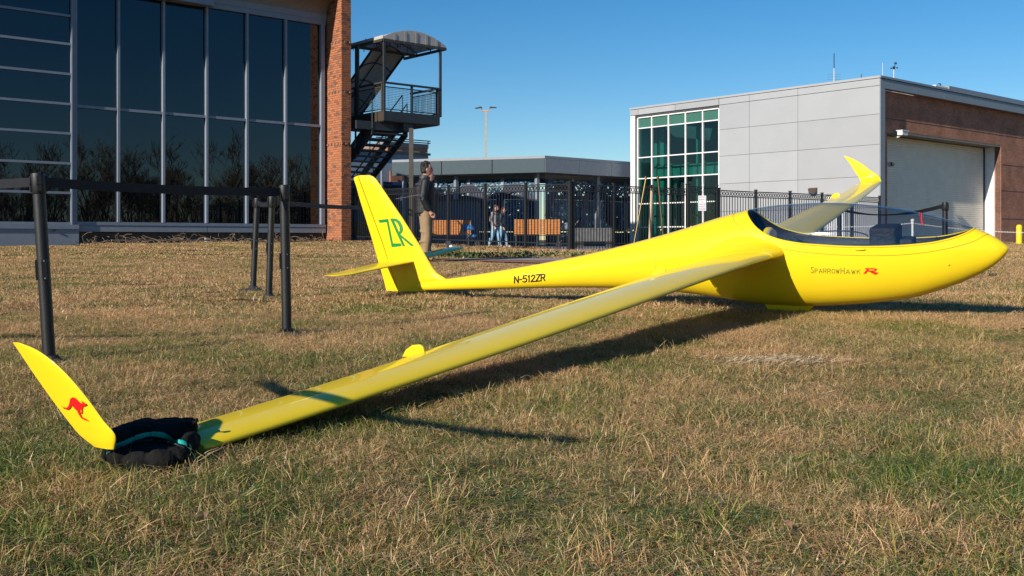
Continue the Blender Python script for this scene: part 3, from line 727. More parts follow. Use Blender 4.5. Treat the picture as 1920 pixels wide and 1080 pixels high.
# mosaic screens standing back under the roof
wb = 1.05
for fr, ln in ((PL, lenL), (PR, lenR)):
    n_ = 4; w_ = (ln-.9)/n_
    for i in range(n_):
        mb = MB(); fr.box(mb, .75+i*w_, .75+(i+1)*w_-.22, -.80, -.75, wb, 2.54); pp('mosaic_panel', mb, M['mosaic_low'])
        mb = MB(); fr.box(mb, .75+i*w_, .75+(i+1)*w_-.22, -.80, -.75, 2.545, zk0-.25); pp('mosaic_panel', mb, M['mosaic'])
        mb = MB(); fr.box(mb, .75+(i+1)*w_-.18, .75+(i+1)*w_-.04, -.85, -.73, .3, zk0-.2); pp('screen_post', mb, M['pale_wall'])
    mb = MB(); fr.box(mb, .7, ln-.1, -.74, -.68, 2.55, 2.75); pp('screen_rail', mb, M['navy'])
    # wave shapes cut in navy sheet, standing 4 cm proud of the mosaic
    for i in range(3 if fr is PL else 2):
        ac = 1.7+i*2.35; pts_o, pts_i = [], []
        for q in range(15):
            th = math.pi*q/14
            pts_o.append(fr.p(ac+1.05*math.cos(th), -.675, 1.75+1.55*math.sin(th)))
            pts_i.append(fr.p(ac+.72*math.cos(th), -.675, 1.75+1.15*math.sin(th)))
        mb = MB()
        for q in range(14): mb.prism([pts_o[q], pts_o[q+1], pts_i[q+1], pts_i[q]], -fr.n*.03)
        pp('mural_wave', mb, M['navy'])
        pts_o, pts_i = [], []
        for q in range(11):
            th = math.pi*q/10; c_ = ac+1.175
            pts_o.append(fr.p(c_+.45*math.cos(th), -.63, 1.75-.55*math.sin(th)))
            pts_i.append(fr.p(c_+.14*math.cos(th), -.63, 1.75-.22*math.sin(th)))
        mb = MB()
        for q in range(10): mb.prism([pts_o[q], pts_o[q+1], pts_i[q+1], pts_i[q]], -fr.n*.03)
        pp('mural_wave', mb, M['navy'])
    mb = MB(); fr.box(mb, .6, ln-.1, -.62, -.25, .30, wb-.05); pp('planter_wall', mb, M['dark_teal'])
for q in (PL.p(.55, -.55, 0), PR.p(3.9, -.5, 0), PL.p(4.6, -.55, 0), PL.p(7.3, -.55, 0)):
    mb = MB(); mb.boxa(q-D2*.08-D1*.08+Z*.3, D2*.16, D1*.16, Z*(zk0-.3)); pp('column', mb, M['fascia'])
# yellow-green plants in the planter
for j, (fr, ln) in enumerate(((PL, lenL), (PR, lenR))):
    mb = MB(); rr = random.Random(5+j)
    for i in range(500):
        q = fr.p(rr.uniform(.7, ln-.2), rr.uniform(-.57, -.30), wb-.05+rr.uniform(0, .12)); s_ = rr.uniform(.03, .07)
        d = V(rr.uniform(-1,1), rr.uniform(-1,1), rr.uniform(-.3,1)).normalized(); e = d.orthogonal().normalized()
        mb.poly([q, q+d*s_+e*s_*.5, q+d*s_*2, q+d*s_-e*s_*.5])
    tag(obj('planter_greenery', mb, mat('planter leaves', (.22,.22,.04), .7, var=.4, scale=9)), None, None, None, 'stuff')

# corrugated blue service box left of the mosaic
q0 = gp(832, 42.5)
t_ = thing('service_enclosure', 'blue grey corrugated metal enclosure between the pavilion mosaic and the standing man', 'enclosure', q0)
u0 = at(818, 0, 42.5).x; u1 = at(897, 0, 42.5).x; zt_ = ZC+(HY-377)*42.5/F
n_ = 16
for i in range(n_):
    mb = MB(); x0 = u0+(u1-u0)*i/n_; mb.boxc(V(x0+(u1-u0)/n_/2, 42.5+(.0 if i % 2 else .03), (.3+zt_)/2), (u1-u0)/n_-.006, .06, zt_-.3); obj('rib_panel', mb, M['blue_metal'], t_)
mb = MB(); mb.boxc(V((u0+u1)/2, 43.2, (.3+zt_)/2-.02), u1-u0, 1.3, zt_-.34); obj('enclosure_body', mb, M['dark_teal'], t_)
mb = MB(); mb.boxc(V((u0+u1)/2, 43.0, zt_+.04), u1-u0+.1, 1.2, .06); obj('enclosure_cap', mb, M['joint'], t_)

# grey concrete seat wall on the plaza at the right
mb = MB(); q0 = gp(1080, 38); x0, x1 = at(1078, 0, 38).x, at(1152, 0, 38).x
mb.boxc(V((x0+x1)/2, 38.3, ZC+(HY-440)*38/F), x1-x0, .45, .50); o = obj('seat_wall', mb, mat('weathered concrete', (.11,.11,.115), .9, var=.25)); tag(o, 'grey concrete slab seat wall in front of the mosaic screen', 'seat wall')
mb = MB()
for x in (x0+.2, x1-.2): mb.boxc(V(x, 38.3, .45), .25, .35, .3)
obj('seat_foot', mb, M['joint'], o)

# ================================================================== annex behind the stair
an = thing('brick_annex', 'pale-walled annex with a brick roof tower seen between the stair and the pavilion', 'building', at(740, 460, 56))
AF = Frame(at(802, 0, 56), D2, N2)
def ap(name, mb, m): return obj(name, mb, m, an)
zz = lambda y, Y=56: ZC+(HY-y)*Y/F
mb = MB(); AF.box(mb, -2.6, -.28, -2.5, 0, zz(300), zz(279)); ap('tower_wall', mb, M['brick_annex'])
mb = MB(); AF.box(mb, -.279, 0.0, -2.5, -.001, zz(300), zz(279)); ap('tower_wall', mb, M['brick_lightened'])
mb = MB(); AF.box(mb, -2.6, .02, -2.6, .04, zz(278.9), zz(271)); ap('tower_cap', mb, M['soffit'])
for z_ in (zz(265), zz(269)):
    mb = MB(); mb.tube([AF.p(-3.4, .1, z_), AF.p(.1, .1, z_)], .03, 6); ap('roof_rail', mb, M['dark_steel'])
for a in (-3.2, -2.2, -1.1, -.05):
    mb = MB(); mb.tube([AF.p(a, .1, zz(278)), AF.p(a, .1, zz(264))], .03, 6); ap('rail_post', mb, M['dark_steel'])
mb = MB(); AF.box(mb, -6.5, -.4, -3.0, .6, .3, zz(294)); ap('pale_wall', mb, M['pale_wall'])
mb = MB(); AF.box(mb, -6.5, -.35, .61, .75, zz(294), zz(290)); ap('wall_coping', mb, M['dark_teal'])
mb = MB(); AF.box(mb, -2.9, -1.2, .62, .68, .3, zz(326)); ap('low_brick_wall', mb, M['brick_lightened'])
mb = MB(); AF.box(mb, -6.4, .5, .7, .8, .3, zz(352)); ap('blue_screen', mb, M['navy'])
mb = MB(); AF.box(mb, -6.4, .5, .72, .83, zz(352)+.01, zz(346)); ap('blue_band', mb, mat('blue band', (.02,.05,.16), .5))
for a in (-3.6, -1.9):
    mb = MB(); AF.box(mb, a, a+.09, .84, .92, .3, zz(322)); ap('drain_pipe', mb, M['pale_wall'])

# ================================================================== stair tower with awnings
SB = V(-.1247*35, 35, 0)
T = Frame(SB, D2, N2)                      # a along D2; depth along D1 = negative n
def Tp(a, b, z): return V(SB.x, SB.y, 0)+D2*a+D1*b+Z*z
st = thing('stair_tower', 'dark steel outdoor stair with a railed landing under grey barrel awnings', 'stair', Tp(1.0, 1, .5))
def sp(name, mb, m, **k): return obj(name, mb, m, st, **k)
LW, LD = 2.37, 1.75
zd, zfb, zr = 4.98, 4.70, 6.0
def tb(a0, a1, b0, b1, z0, z1): return MB().boxa(Tp(a0, b0, z0), D2*(a1-a0), D1*(b1-b0), Z*(z1-z0))
sp('landing_deck', tb(.03, LW-.03, .03, 3.6, zd-.08, zd), M['dark_steel'])
sp('landing_underside', tb(.03, LW-.03, .03, 3.6, zfb-.02, zfb+.0), M['joint'])
sp('landing_fascia', tb(0.031, LW-.031, -.02, .03, zfb, zd+.06), M['dark_steel'])
sp('landing_fascia', tb(-.0, .03, -.02, 3.6, zfb, zd+.06), M['bronze'])
sp('landing_fascia', tb(LW-.03, LW, -.02, 1.75, zfb, zd+.06), M['dark_steel'])
sp('support_beam', tb(-.85, 1.25, .35, .55, zfb-.30, zfb-.021), M['dark_steel'])
sp('support_beam', tb(.9, 1.3, .1, 1.9, zfb-.28, zfb-.022), M['dark_steel'])
colP = gp(771, 34.9)
mb = MB(); mb.boxc(V(colP.x, colP.y, (.4+zfb-.28)/2+.0), .14, .14, zfb-.28-.4); sp('support_column', mb, M['bronze'])
# railing: posts, rails, woven mesh infill
def rail_run(p0, p1, npan, mat_='dark_steel', z0=zd, z1=zr):
    d = (p1-p0); ln = d.length; d = d.normalized()
    for i in range(npan+1):
        q = p0+d*ln*i/npan
        mb = MB(); mb.boxc(q+Z*((z0+z1)/2), .07, .07, z1-z0-.03, D2, D1); sp('rail_post', mb, M[mat_])
    mb = MB(); mb.boxc((p0+p1)/2+Z*z1, ln+.1, .10, .06, d, Z.cross(d)); sp('top_rail', mb, M[mat_])
    for i in range(npan):
        a, b = p0+d*(ln*i/npan+.06), p0+d*(ln*(i+1)/npan-.06)
        zb_, zt_ = z0+.12, z1-.14
        for z_ in (zb_, zt_):
            mb = MB(); mb.boxc((a+b)/2+Z*z_, (b-a).length, .035, .035, d, Z.cross(d)); sp('infill_rail', mb, M[mat_])
        mb = MB(); l2 = (b-a).length; k = int(l2/.055)
        for j in range(1, k): mb.boxc(a+d*(l2*j/k)+Z*((zb_+zt_)/2), .009, .009, zt_-zb_-.04)
        kz = int((zt_-zb_)/.055)
        for j in range(1, kz): mb.boxc((a+b)/2+Z*(zb_+(zt_-zb_)*j/kz), l2, .009, .009, d, Z.cross(d))
        sp('wire_mesh', mb, M[mat_], kind='stuff')
rail_run(Tp(.04, .02, 0), Tp(LW-.04, .02, 0), 2)
rail_run(Tp(.02, .10, 0), Tp(.02, 3.5, 0), 2, 'bronze')
rail_run(Tp(LW-.04, .1, 0), Tp(LW-.04, 1.65, 0), 1)
# awning posts and frame
ze = 7.48
for a, b in ((.04, .02), (LW+.05, .02), (1.55, 2.3), (.02, 1.75)):
    mb = MB(); mb.boxc(Tp(a, b, (zd+ze)/2), .075, .075, ze-zd-.04, D2, D1); sp('awning_post', mb, M['dark_steel'])
aw0, aw1, rise = -.02, LW+.28, .36
def arc(b, k, n=12, a0=aw0, a1=aw1, rs=rise, z0=ze+.05, off=0):
    t_ = k/n; return Tp(a0+(a1-a0)*t_, b, z0+off+rs*(1-(2*t_-1)**2))
sk = MB(); n = 12
for k in range(n):
    sk.prism([arc(0, k), arc(0, k+1), arc(3.6, k+1), arc(3.6, k)], Z*.02)
sp('awning_cover', sk, M['awning'])
mb = MB()
for k in range(n):
    mb.poly([arc(-.01, k), arc(-.01, k+1), Tp(aw0+(aw1-aw0)*(k+1)/n, -.01, ze-.05), Tp(aw0+(aw1-aw0)*k/n, -.01, ze-.05)])
sp('awning_gable', mb, M['awning'])
mb = MB(); mb.boxa(Tp(aw0-.012, -.0, ze-.05), D1*3.6, D2*.02, Z*.17); sp('awning_valance', mb, M['awning'])
for k in range(1, 6):
    t_ = k/6; q0, q1 = Tp(aw0+(aw1-aw0)*t_, -.03, ze-.04), Tp(aw0+(aw1-aw0)*t_, -.03, ze+.05+rise*(1-(2*t_-1)**2))
    mb = MB(); mb.tube([q0, q1], .012, 4); sp('awning_seam', mb, M['soffit'])
for p0, p1 in ((Tp(aw0, .0, ze-.04), Tp(aw1, .0, ze-.04)), (Tp(aw0, 0, ze-.04), Tp(aw0, 3.6, ze-.04)), (Tp(aw1, 0, ze-.04), Tp(aw1, 2.6, ze-.04)), (Tp(aw0, 1.75, ze-.04), Tp(aw1, 1.75, ze-.04))):
    d = (p1-p0).normalized(); mb = MB(); mb.boxc((p0+p1)/2, (p1-p0).length, .07, .09, d, Z.cross(d)); sp('awning_beam', mb, M['bronze'])
for b in (.9, 1.75, 2.58):
    mb = MB(); mb.tube([arc(b, k, off=-.03) for k in range(n+1)], .022, 5); sp('awning_hoop', mb, M['dark_steel'])
    for k in (2, 4, 6, 8, 10):
        q = arc(b, k, off=-.04); mb = MB(); mb.tube([q, V(q.x, q.y, ze-.0)], .014, 4); sp('truss_web', mb, M['dark_steel'])
for i in range(4):
    q0, q1 = Tp(.1+i*.6, .9, ze), Tp(.4+i*.6, 1.75, ze+.3); mb = MB(); mb.tube([q0, q1], .016, 4); sp('truss_web', mb, M['dark_steel'])
# awning over the descending flight (sloping barrel)
fa0, fa1 = .62, 2.02; slope = .66
def arcs(k, t_, n=8, off=0):
    u = k/n; bb = 1.72+3.2*t_; return Tp(fa0+(fa1-fa0)*u, bb, 7.40-slope*3.2*t_+.28*(1-(2*u-1)**2)+off)
sk = MB()
for k in range(8): sk.prism([arcs(k,0), arcs(k+1,0), arcs(k+1,1), arcs(k,1)], Z*.02)
sp('stair_awning', sk, M['awning'])
for t_ in (0, .25, .5, .75, 1):
    mb = MB(); mb.tube([arcs(k, t_, off=-.03) for k in range(9)], .022, 5); sp('awning_hoop', mb, M['dark_steel'])
for k in (0, 4, 8):
    mb = MB(); mb.tube([arcs(k, 0, off=-.04), arcs(k, 1, off=-.04)], .045 if k != 4 else .02, 5); sp('awning_beam', mb, M['dark_steel'])
for a, b in ((-.32, 1.1), (-.15, 2.8)):
    mb = MB(); mb.boxc(Tp(a, b, (zd+ze)/2), .07, .07, ze-zd-.15, D2, D1); sp('awning_post', mb, M['dark_steel'])
# flights
def flight(a0, a1, b0, z0, nst, name='tread'):
    rz, rn = .178, .27
    for a in (a0, a1):
        mb = MB(); q = Tp(a, b0, z0); e = D1*(rn*nst)-Z*(rz*nst)
        mb.boxa(q-Z*.20, e, Z*.30, D2*.05); sp('stringer', mb, M['dark_steel'])
    for i in range(nst):
        mb = MB(); mb.boxa(Tp(a0+.055, b0+rn*i+.02, z0-rz*(i+1)+.02), D2*(a1-a0-.06), D1*(rn-.01), Z*.045); sp(name, mb, M['dark_steel'])
    for a in (a0, a1):
        mb = MB(); q = Tp(a+.02, b0, z0+.95); mb.tube([q, q+D1*(rn*nst)-Z*(rz*nst)], .025, 6); sp('handrail', mb, M['bronze'] if a == a0 else M['dark_steel'])
        for i in range(0, nst, 4):
            q = Tp(a+.02, b0+rn*i, z0-rz*i); mb = MB(); mb.tube([q, q+Z*.95], .02, 5); sp('baluster', mb, M['dark_steel'])
flight(.70, 2.0, 1.8, zd, 12)
flight(-.25, 1.2, .35, 4.45, 21)

# ================================================================== light pole far behind
P_ = V(at(911, 0, 85).x, 85, .6); zt_ = ZC+(HY-209)*85/F
t_ = thing('light_pole', 'tall tan twin-headed parking lot light pole rising behind the pavilion roof', 'light pole', P_)
tan = mat('tan pole paint', (.42, .30, .20), .6)
mb = MB(); mb.boxc(V(P_.x, P_.y, (.6+zt_)/2), .13, .13, zt_-.6); obj('pole', mb, tan, t_)
mb = MB(); mb.boxc(V(P_.x, P_.y, zt_+.06), .80, .12, .12); obj('crossarm', mb, tan, t_)
for s_ in (-1, 1):
    mb = MB(); mb.boxc(V(P_.x+s_*.33, P_.y, zt_+.23), .05, .05, .22); mb.prism([V(P_.x+s_*.33, P_.y-.18, zt_+.30), V(P_.x+s_*.88, P_.y-.18, zt_+.26+.03*s_), V(P_.x+s_*.88, P_.y-.18, zt_+.31+.03*s_), V(P_.x+s_*.45, P_.y-.18, zt_+.39), V(P_.x+s_*.33, P_.y-.18, zt_+.38)], V(0,.36,0)); obj('lamp_head', mb, M['bronze'], t_)

# ================================================================== fence
def fence(name, label, P0, d, npan, L_=1.75, hgt=1.76, endpost=True, startbig=False):
    n_ = V(-d.y, d.x, 0)
    t_ = thing(name, label, 'fence', G(P0.x, P0.y), math.atan2(d.y, d.x))
    for i in range(npan+1):
        q = P0+d*(L_*i); z0 = g0(q.x, q.y)
        s_ = .085 if (i == 0 and startbig) else .065
        if i == npan and not endpost: break
        mb = MB(); mb.boxc(V(q.x, q.y, z0+(hgt+.04)/2-.1), s_, s_, hgt+.24, d, n_); mb.boxc(V(q.x, q.y, z0+hgt+.05), s_+.02, s_+.02, .03, d, n_); obj('post', mb, M['fence'], t_)
    for i in range(npan):
        a = P0+d*(L_*i+.05); b = P0+d*(L_*(i+1)-.05); za, zb_ = g0(a.x, a.y), g0(b.x, b.y)
        e = V(b.x-a.x, b.y-a.y, zb_-za)
        for zr_ in (hgt-.03, hgt-.20, .16):
            mb = MB(); mb.boxa(V(a.x, a.y, za+zr_)-n_*.018, e, n_*.036, Z*.032); obj('rail', mb, M['fence'], t_)
        np_ = 13; mr_ = MB()
        for j in range(np_):
            f_ = (j+.5)/np_; q = V(a.x, a.y, za)+e*f_
            mb = MB(); mb.boxc(q+Z*((.04+hgt-.2)/2), .018, .018, hgt-.24, d, n_); obj('picket', mb, M['fence'], t_)
            for s2 in ((0, .5) if False else (0,)):
                c = q+Z*(hgt-.10); r0, r1 = .060, .044; k0 = len(mr_.v)
                pts = []
                for m_ in range(10):
                    th = 2*math.pi*m_/10; dr = d*math.cos(th)+Z*math.sin(th)
                    pts.append((c+dr*r0, c+dr*r1))
                for m_ in range(10):
                    (o0, i0), (o1, i1) = pts[m_], pts[(m_+1) % 10]
                    mr_.prism([o0-n_*.008, o1-n_*.008, i1-n_*.008, i0-n_*.008], n_*.016)
        obj('ring_row', mr_, M['fence'], t_, kind='stuff')
    return t_
dF1 = V(-.653, .757, 0).normalized(); dF2 = V(.757, .653, 0).normalized()
fence('metal_fence', 'black picket fence run between the brick pier and the corner post by the pavilion', FC, dF1, 7, startbig=True)
fence('metal_fence', 'short black picket fence run between the corner post and the gate', FC+dF2*.12, dF2, 3, L_=1.53, endpost=False)
GA = FC+dF2*4.78
gt = fence('fence_gate', 'narrow black picket gate with heavier posts in front of the green glazing', GA, dF2, 1, L_=1.35, hgt=1.84, startbig=True)
gt['category'] = 'gate'
fence('metal_fence', 'black picket fence run from the gate to the corner of the silver panel building', GA+dF2*1.45, dF2, 5, L_=1.85)

# sign on a thin white stake in front of the gate
Ys = 27.2
P_ = gp(1318, Ys); t_ = thing('notice_sign', 'small white notice with dark red lettering on a thin stake before the gate', 'sign', P_)
mb = MB(); mb.boxc(V(P_.x, Ys+.02, P_.z+.9), .025, .02, 1.8); obj('stake', mb, M['white'], t_)
zc_ = ZC+(HY-381)*Ys/F
mb = MB(); mb.boxc(V(P_.x-.02, Ys, zc_), .205, .012, .40); obj('sign_board', mb, M['sign_face'], t_)
def text_mesh(s, size, extrude=0, shear=0, space=1.0):
    c = bpy.data.curves.new('t', 'FONT'); c.body = s; c.size = size; c.extrude = extrude; c.shear = shear; c.space_character = space; c.align_x = 'CENTER'
    o = bpy.data.objects.new('t', c); COL.objects.link(o)
    dg = bpy.context.evaluated_depsgraph_get(); me = bpy.data.meshes.new_from_object(o.evaluated_get(dg))
    v = [tuple(q.co) for q in me.vertices]; f = [list(p.vertices) for p in me.polygons]
    bpy.data.objects.remove(o); bpy.data.curves.remove(c); bpy.data.meshes.remove(me)
    return v, f
for i, s in enumerate(('NOTICE', 'PROPERTY', 'IS', 'TOBACCO FREE', 'SMOKING IS', 'PROHIBITED')):
    v, f = text_mesh(s, .045); mb = MB(); wmax = max(abs(q[0]) for q in v); k_ = min(1, .085/wmax)
    mb.v = [(P_.x-.02+q[0]*k_, Ys-.0075, zc_+.145-i*.063+q[1]) for q in v]; mb.f = f; obj('lettering', mb, M['sign_red'], t_)

# ================================================================== benches
def bench(P_, length, label):
    t_ = thing('slatted_bench', label, 'bench', P_, .0, 'orange slatted benches on the plaza')
    for k in range(9):
        mb = MB(); mb.boxc(P_+V(0, -.02+.02*k, .50+.058*k), length, .02, .050); obj('slat', mb, M['orange_wood'], t_)
    for k in range(4):
        mb = MB(); mb.boxc(P_+V(0, .10+.11*k, .44), length, .09, .025); obj('seat_slat', mb, M['orange_wood'], t_)
    for s_ in (-1, 0, 1):
        mb = MB(); x = s_*(length/2-.08)
        mb.boxc(P_+V(x, .0, .22), .05, .05, .44); mb.boxc(P_+V(x, .50, .22), .05, .05, .44); mb.boxc(P_+V(x, .25, .40), .05, .5, .04); mb.boxc(P_+V(x, .09, .74), .05, .035, .56, V(1,0,0), V(0,.94,-.33), V(0,.33,.94)); obj('bench_frame', mb, M['dark_steel'], t_)
    return t_
def pz(px, Y): q = gp(px, Y); return V(q.x, q.y, .36)
b_ = bench(pz(1007, 35.5), 1.62, 'orange slatted bench beside the walking pair, in front of the mosaic')
def cpb(px, Y, label):
    c = copy_tree(b_); c.location = pz(px, Y); c['label'] = label; return c
cpb(840, 36.8, 'orange slatted bench to the right of the man in the black jacket')
cpb(686, 38.5, 'orange slatted bench seen behind the glider tail fin, beside the brick pier')

# ================================================================== belt stanchions
def stanchion(P_, top, label, seed=0):
    """P_: foot on the ground; top: x,y offset of the head (lean)"""
    t_ = thing('belt_stanchion', label, 'stanchion', P_, 0, 'black belt stanchions round the glider')
    ax = V(top[0], top[1], 1.0).normalized(); u = V(0,-1,0); u = (u-ax*u.dot(ax)).normalized(); r_ = ax.cross(u)
    mb = MB(); mb.lathe(P_+Z*.0, [(.0, -.02), (.175, -.02), (.178, .000), (.165, .012), (.06, .030), (.04, .055)], 28); obj('base_disc', mb, M['rubber'], t_, smooth=True)
    mb = MB(); mb.lathe(P_, [(.0315, .03), (.0315, .895)], 20, ax); obj('tube', mb, M['black_plastic'], t_, smooth=True)
    mb = MB(); mb.lathe(P_, [(.0335, .893), (.0365, .898), (.0365, .99), (.034, 1.0), (.020, 1.003)], 20, ax); obj('head', mb, M['black_plastic'], t_, smooth=True)
    for k in range(4):
        d = u*math.cos(k*math.pi/2+.5)+r_*math.sin(k*math.pi/2+.5); s_ = ax.cross(d)
        mb = MB(); mb.boxc(P_+ax*.945+d*.0385, .010, .026, .080, d, s_, ax); mb.boxc(P_+ax*.945+d*.042, .008, .030, .012, d, s_, ax); bevel(obj('belt_clip', mb, M['black_plastic'], t_), .002)
        if k in (0, 3):
            mb = MB(); mb.boxc(P_+ax*.50+d*.034, .012, .024, .105, d, s_, ax); obj('clip_plate', mb, M['black_plastic'], t_)
            mb = MB()
            for q in (.455, .545): mb.lathe(P_+ax*q+d*.039, [(.005,0),(.004,.003)], 8, d)
            obj('screw', mb, M['chrome'], t_)
    return t_, P_+ax*.955
def belt(parent, p0, p1, sag=.03, twist=0, label=None, wd=.024):
    mb = MB(); n = 24; d = (p1-p0).normalized(); side = V(-d.y, d.x, 0)
    p0 = p0+d*.04; p1 = p1-d*.04
    for i in range(n+1):
        t_ = i/n; c = p0.lerp(p1, t_)-Z*(sag*4*t_*(1-t_)); a = twist*math.sin(math.pi*t_)
        up = Z*math.cos(a)+side*math.sin(a)
        for s_, q in ((1, .0008), (1, -.0008), (-1, -.0008), (-1, .0008)):
            mb.v.append(tuple(c+up*wd*s_+side*q))
    for i in range(n):
        for j in range(4): mb.f.append([i*4+j, i*4+(j+1) % 4, i*4+4+(j+1) % 4, i*4+4+j])
    return obj('belt', mb, M['belt'], parent, label=label)
s1, h1 = stanchion(G(-2.40, 5.35), (-.062, 0), 'nearest and largest stanchion, standing behind the upturned yellow wing tip')
s2, h2 = stanchion(G(-1.485, 6.8), (-.018, 0), 'thick stanchion at the right end of the long black belt')
s4, h4 = stanchion(G(-2.36, 10.0), (.03, 0), 'slim middle stanchion just left of the belt end, of the pair farther back')
s3, h3 = stanchion(G(-2.79, 11.1), (.045, 0), 'farthest left slim stanchion of the pair farther back')
s5, h5 = stanchion(G(-1.83, 14.5), (0, 0), 'stanchion hidden behind the glider tail fin')
s6, h6 = stanchion(G(5.38, 12.8), (0, 0), 'stanchion standing beyond the glider nose in front of the roller door')
s7, h7 = stanchion(G(5.15, 16.2), (0, 0), 'stanchion seen through the canopy beyond the far wing')
s8, h8 = stanchion(G(-4.5, 5.2), (0, 0), 'stanchion out to the left beyond the upturned wing tip')
def stake(P_, label):  # added unseen stakes, kept thin so only their belt throws a visible shadow
    t_ = thing('unseen_stake', label, 'stake', P_)
    mb = MB(); mb.tube([P_-Z*.02, P_+Z*.97], .007, 8); obj('rod', mb, M['dark_steel'], t_, smooth=True)
    mb = MB(); mb.tube([P_+V(-.02, 0, .96), P_+V(-.025, 0, .985), P_+V(0, 0, .995), P_+V(.02, 0, .98)], .005, 6); obj('hook', mb, M['dark_steel'], t_, smooth=True)
    return t_, P_+Z*.955
k8, q8 = stake(G(-2.465, 3.30), 'unseen added stake left of the wing tip, holding the belt for its shadow')
k9, q9 = stake(G(-1.07, 1.93), 'unseen added stake nearest the camera, holding the belt for its shadow')
belt(s1, h1, h2, .012, wd=.026); belt(s1, h1, h8, .03, label='belt lit by the sun, running off to the left')
belt(k8, q8, q9, .10)
belt(s3, h3, h4, .03); belt(s4, h4, h5, .03); belt(s6, h6, h7, .10, 1.2, 'twisted belt')
# ================================================================== glider
GC = V(1.9, 8.8, 0); PHI = math.radians(6.5); ZPV = .08
gl = thing('glider', 'bright yellow single-seat glider resting on one wing tip, its wing across the lawn', 'glider', V(1.9, 8.8, .03), math.atan2(H.y, H.x))
def LP(s, u, z): return V(GC.x, GC.y, 0)+H*s+W*u+Z*z
def bank(u0, z0): return (u0*math.cos(PHI)-(z0-ZPV)*math.sin(PHI), ZPV+(z0-ZPV)*math.cos(PHI)+u0*math.sin(PHI))
def unbank(u, z): return (u*math.cos(PHI)+(z-ZPV)*math.sin(PHI), ZPV+(z-ZPV)*math.cos(PHI)-u*math.sin(PHI))
def BP(s, u0, z0): u, z = bank(u0, z0); return LP(s, u, z)
def loc(P): q = P-GC; return q.dot(H), q.dot(W), P.z
Ts = [(-3.35,.215),(-2.93,.25),(-2.49,.311),(-2.10,.375),(-1.73,.438),(-1.37,.507),(-1.03,.584),(-.66,.676),(-.49,.722),(-.31,.773),(-.15,.822),(.02,.867),(.18,.901),(.34,.925),(.58,.940),(.81,.942),(1.03,.930),(1.25,.902),(1.46,.861),(1.66,.808),(1.885,.731),(1.98,.688),(2.06,.637),(2.09,.612),(2.11,.592),(2.118,.578)]
Bs = [(-3.35,.125),(-2.69,.152),(-2.10,.178),(-1.55,.199),(-1.03,.205),(-.70,.196),(-.40,.178),(-.15,.150),(.18,.106),(.42,.096),(.65,.097),(.95,.117),(1.25,.153),(1.46,.193),(1.66,.262),(1.864,.352),(1.99,.428),(2.06,.487),(2.09,.523),(2.11,.555),(2.118,.574)]
As = [(-3.35,.035),(-2.9,.052),(-2.1,.088),(-1.4,.125),(-.9,.165),(-.5,.215),(-.15,.258),(.2,.285),(.6,.30),(.95,.298),(1.3,.268),(1.6,.215),(1.85,.15),(2.0,.095),(2.06,.068),(2.09,.046),(2.11,.022),(2.118,.003)]
def mono(P):
    x = np.array([p[0] for p in P]); y = np.array([p[1] for p in P]); h_ = np.diff(x); dl_ = np.diff(y)/h_
    m = np.zeros(len(x)); m[0], m[-1] = dl_[0], dl_[-1]
    for i in range(1, len(x)-1): m[i] = (dl_[i-1]*h_[i]+dl_[i]*h_[i-1])/(h_[i]+h_[i-1])
    def f(q):
        q = min(max(q, x[0]), x[-1]); i = min(int(np.searchsorted(x, q, 'right'))-1, len(x)-2); i = max(i, 0); t_ = (q-x[i])/h_[i]
        return float((2*t_**3-3*t_**2+1)*y[i]+(t_**3-2*t_**2+t_)*h_[i]*m[i]+(-2*t_**3+3*t_**2)*y[i+1]+(t_**3-t_**2)*h_[i]*m[i+1])
    return f
fT, fB, fA = mono(Ts), mono(Bs), mono(As)
def sec(s): t_, b_2 = fT(s), fB(s); return (t_+b_2)/2, max((t_-b_2)/2, .002), max(fA(s), .002)
PW = 2/2.15
def spw(v, p): return math.copysign(abs(v)**p, v)
def surf(s, th, k=1.0, off=0):
    zc_, b, a = sec(s); c, si = math.cos(th), math.sin(th)
    u0, z0 = (a*k+off)*spw(c, PW), zc_+(b*k+off)*spw(si, PW); return BP(s, u0, z0)
S1 = mono([(.15,.893),(.17,.868),(.20,.835),(.25,.785),(.33,.728),(.45,.680),(.6,.650),(.8,.632),(1.0,.622),(1.25,.620),(1.45,.628),(1.65,.650),(1.78,.684),(1.84,.707),(1.885,.731)])
S2 = mono([(.03,.869),(.06,.83),(.12,.78),(.2,.72),(.33,.655),(.5,.604),(.8,.566),(1.1,.552),(1.4,.556),(1.65,.585),(1.8,.618),(1.9,.650),(1.97,.685),(1.985,.6855)])
def thS(f, s, lo, hi):
    if s <= lo or s >= hi: return math.pi/2
    zc_, b, a = sec(s); q = max(-1, min(1, (f(s)-zc_)/b)); return math.asin(spw(q, 1/PW))
c0, c1 = .15, 1.885
st_ = sorted(set([-3.35, -3.2, -3.0, -2.8, -2.6, -2.4, -2.2, -2.0, -1.8, -1.6, -1.4, -1.2, -1.0, -.85, -.7, -.55, -.4, -.3, -.2, -.1, 0, .06, .11, .15, .153, .158, .165, .175, .19, .21, .24, .28, .33, .4, .5, .6, .7, .8, .9, 1.0, 1.1, 1.2, 1.3, 1.4, 1.5, 1.58, 1.65, 1.71, 1.76, 1.8, 1.83, 1.855, 1.872, 1.880, 1.885, 1.92, 1.95, 1.98, 2.01, 2.035, 2.06, 2.075, 2.09, 2.10, 2.108, 2.114, 2.118]))
NB = 48
rings = []
for s in st_:
    t0 = thS(S1, s, c0, c1); rings.append([surf(s, t0-(math.pi+2*t0)*j/NB) for j in range(NB+1)])
mb = MB(); mb.loft(rings, closed=False); fus = obj('fuselage', mb, M['yellow'], gl, smooth=True, weld=True, sharp=60)
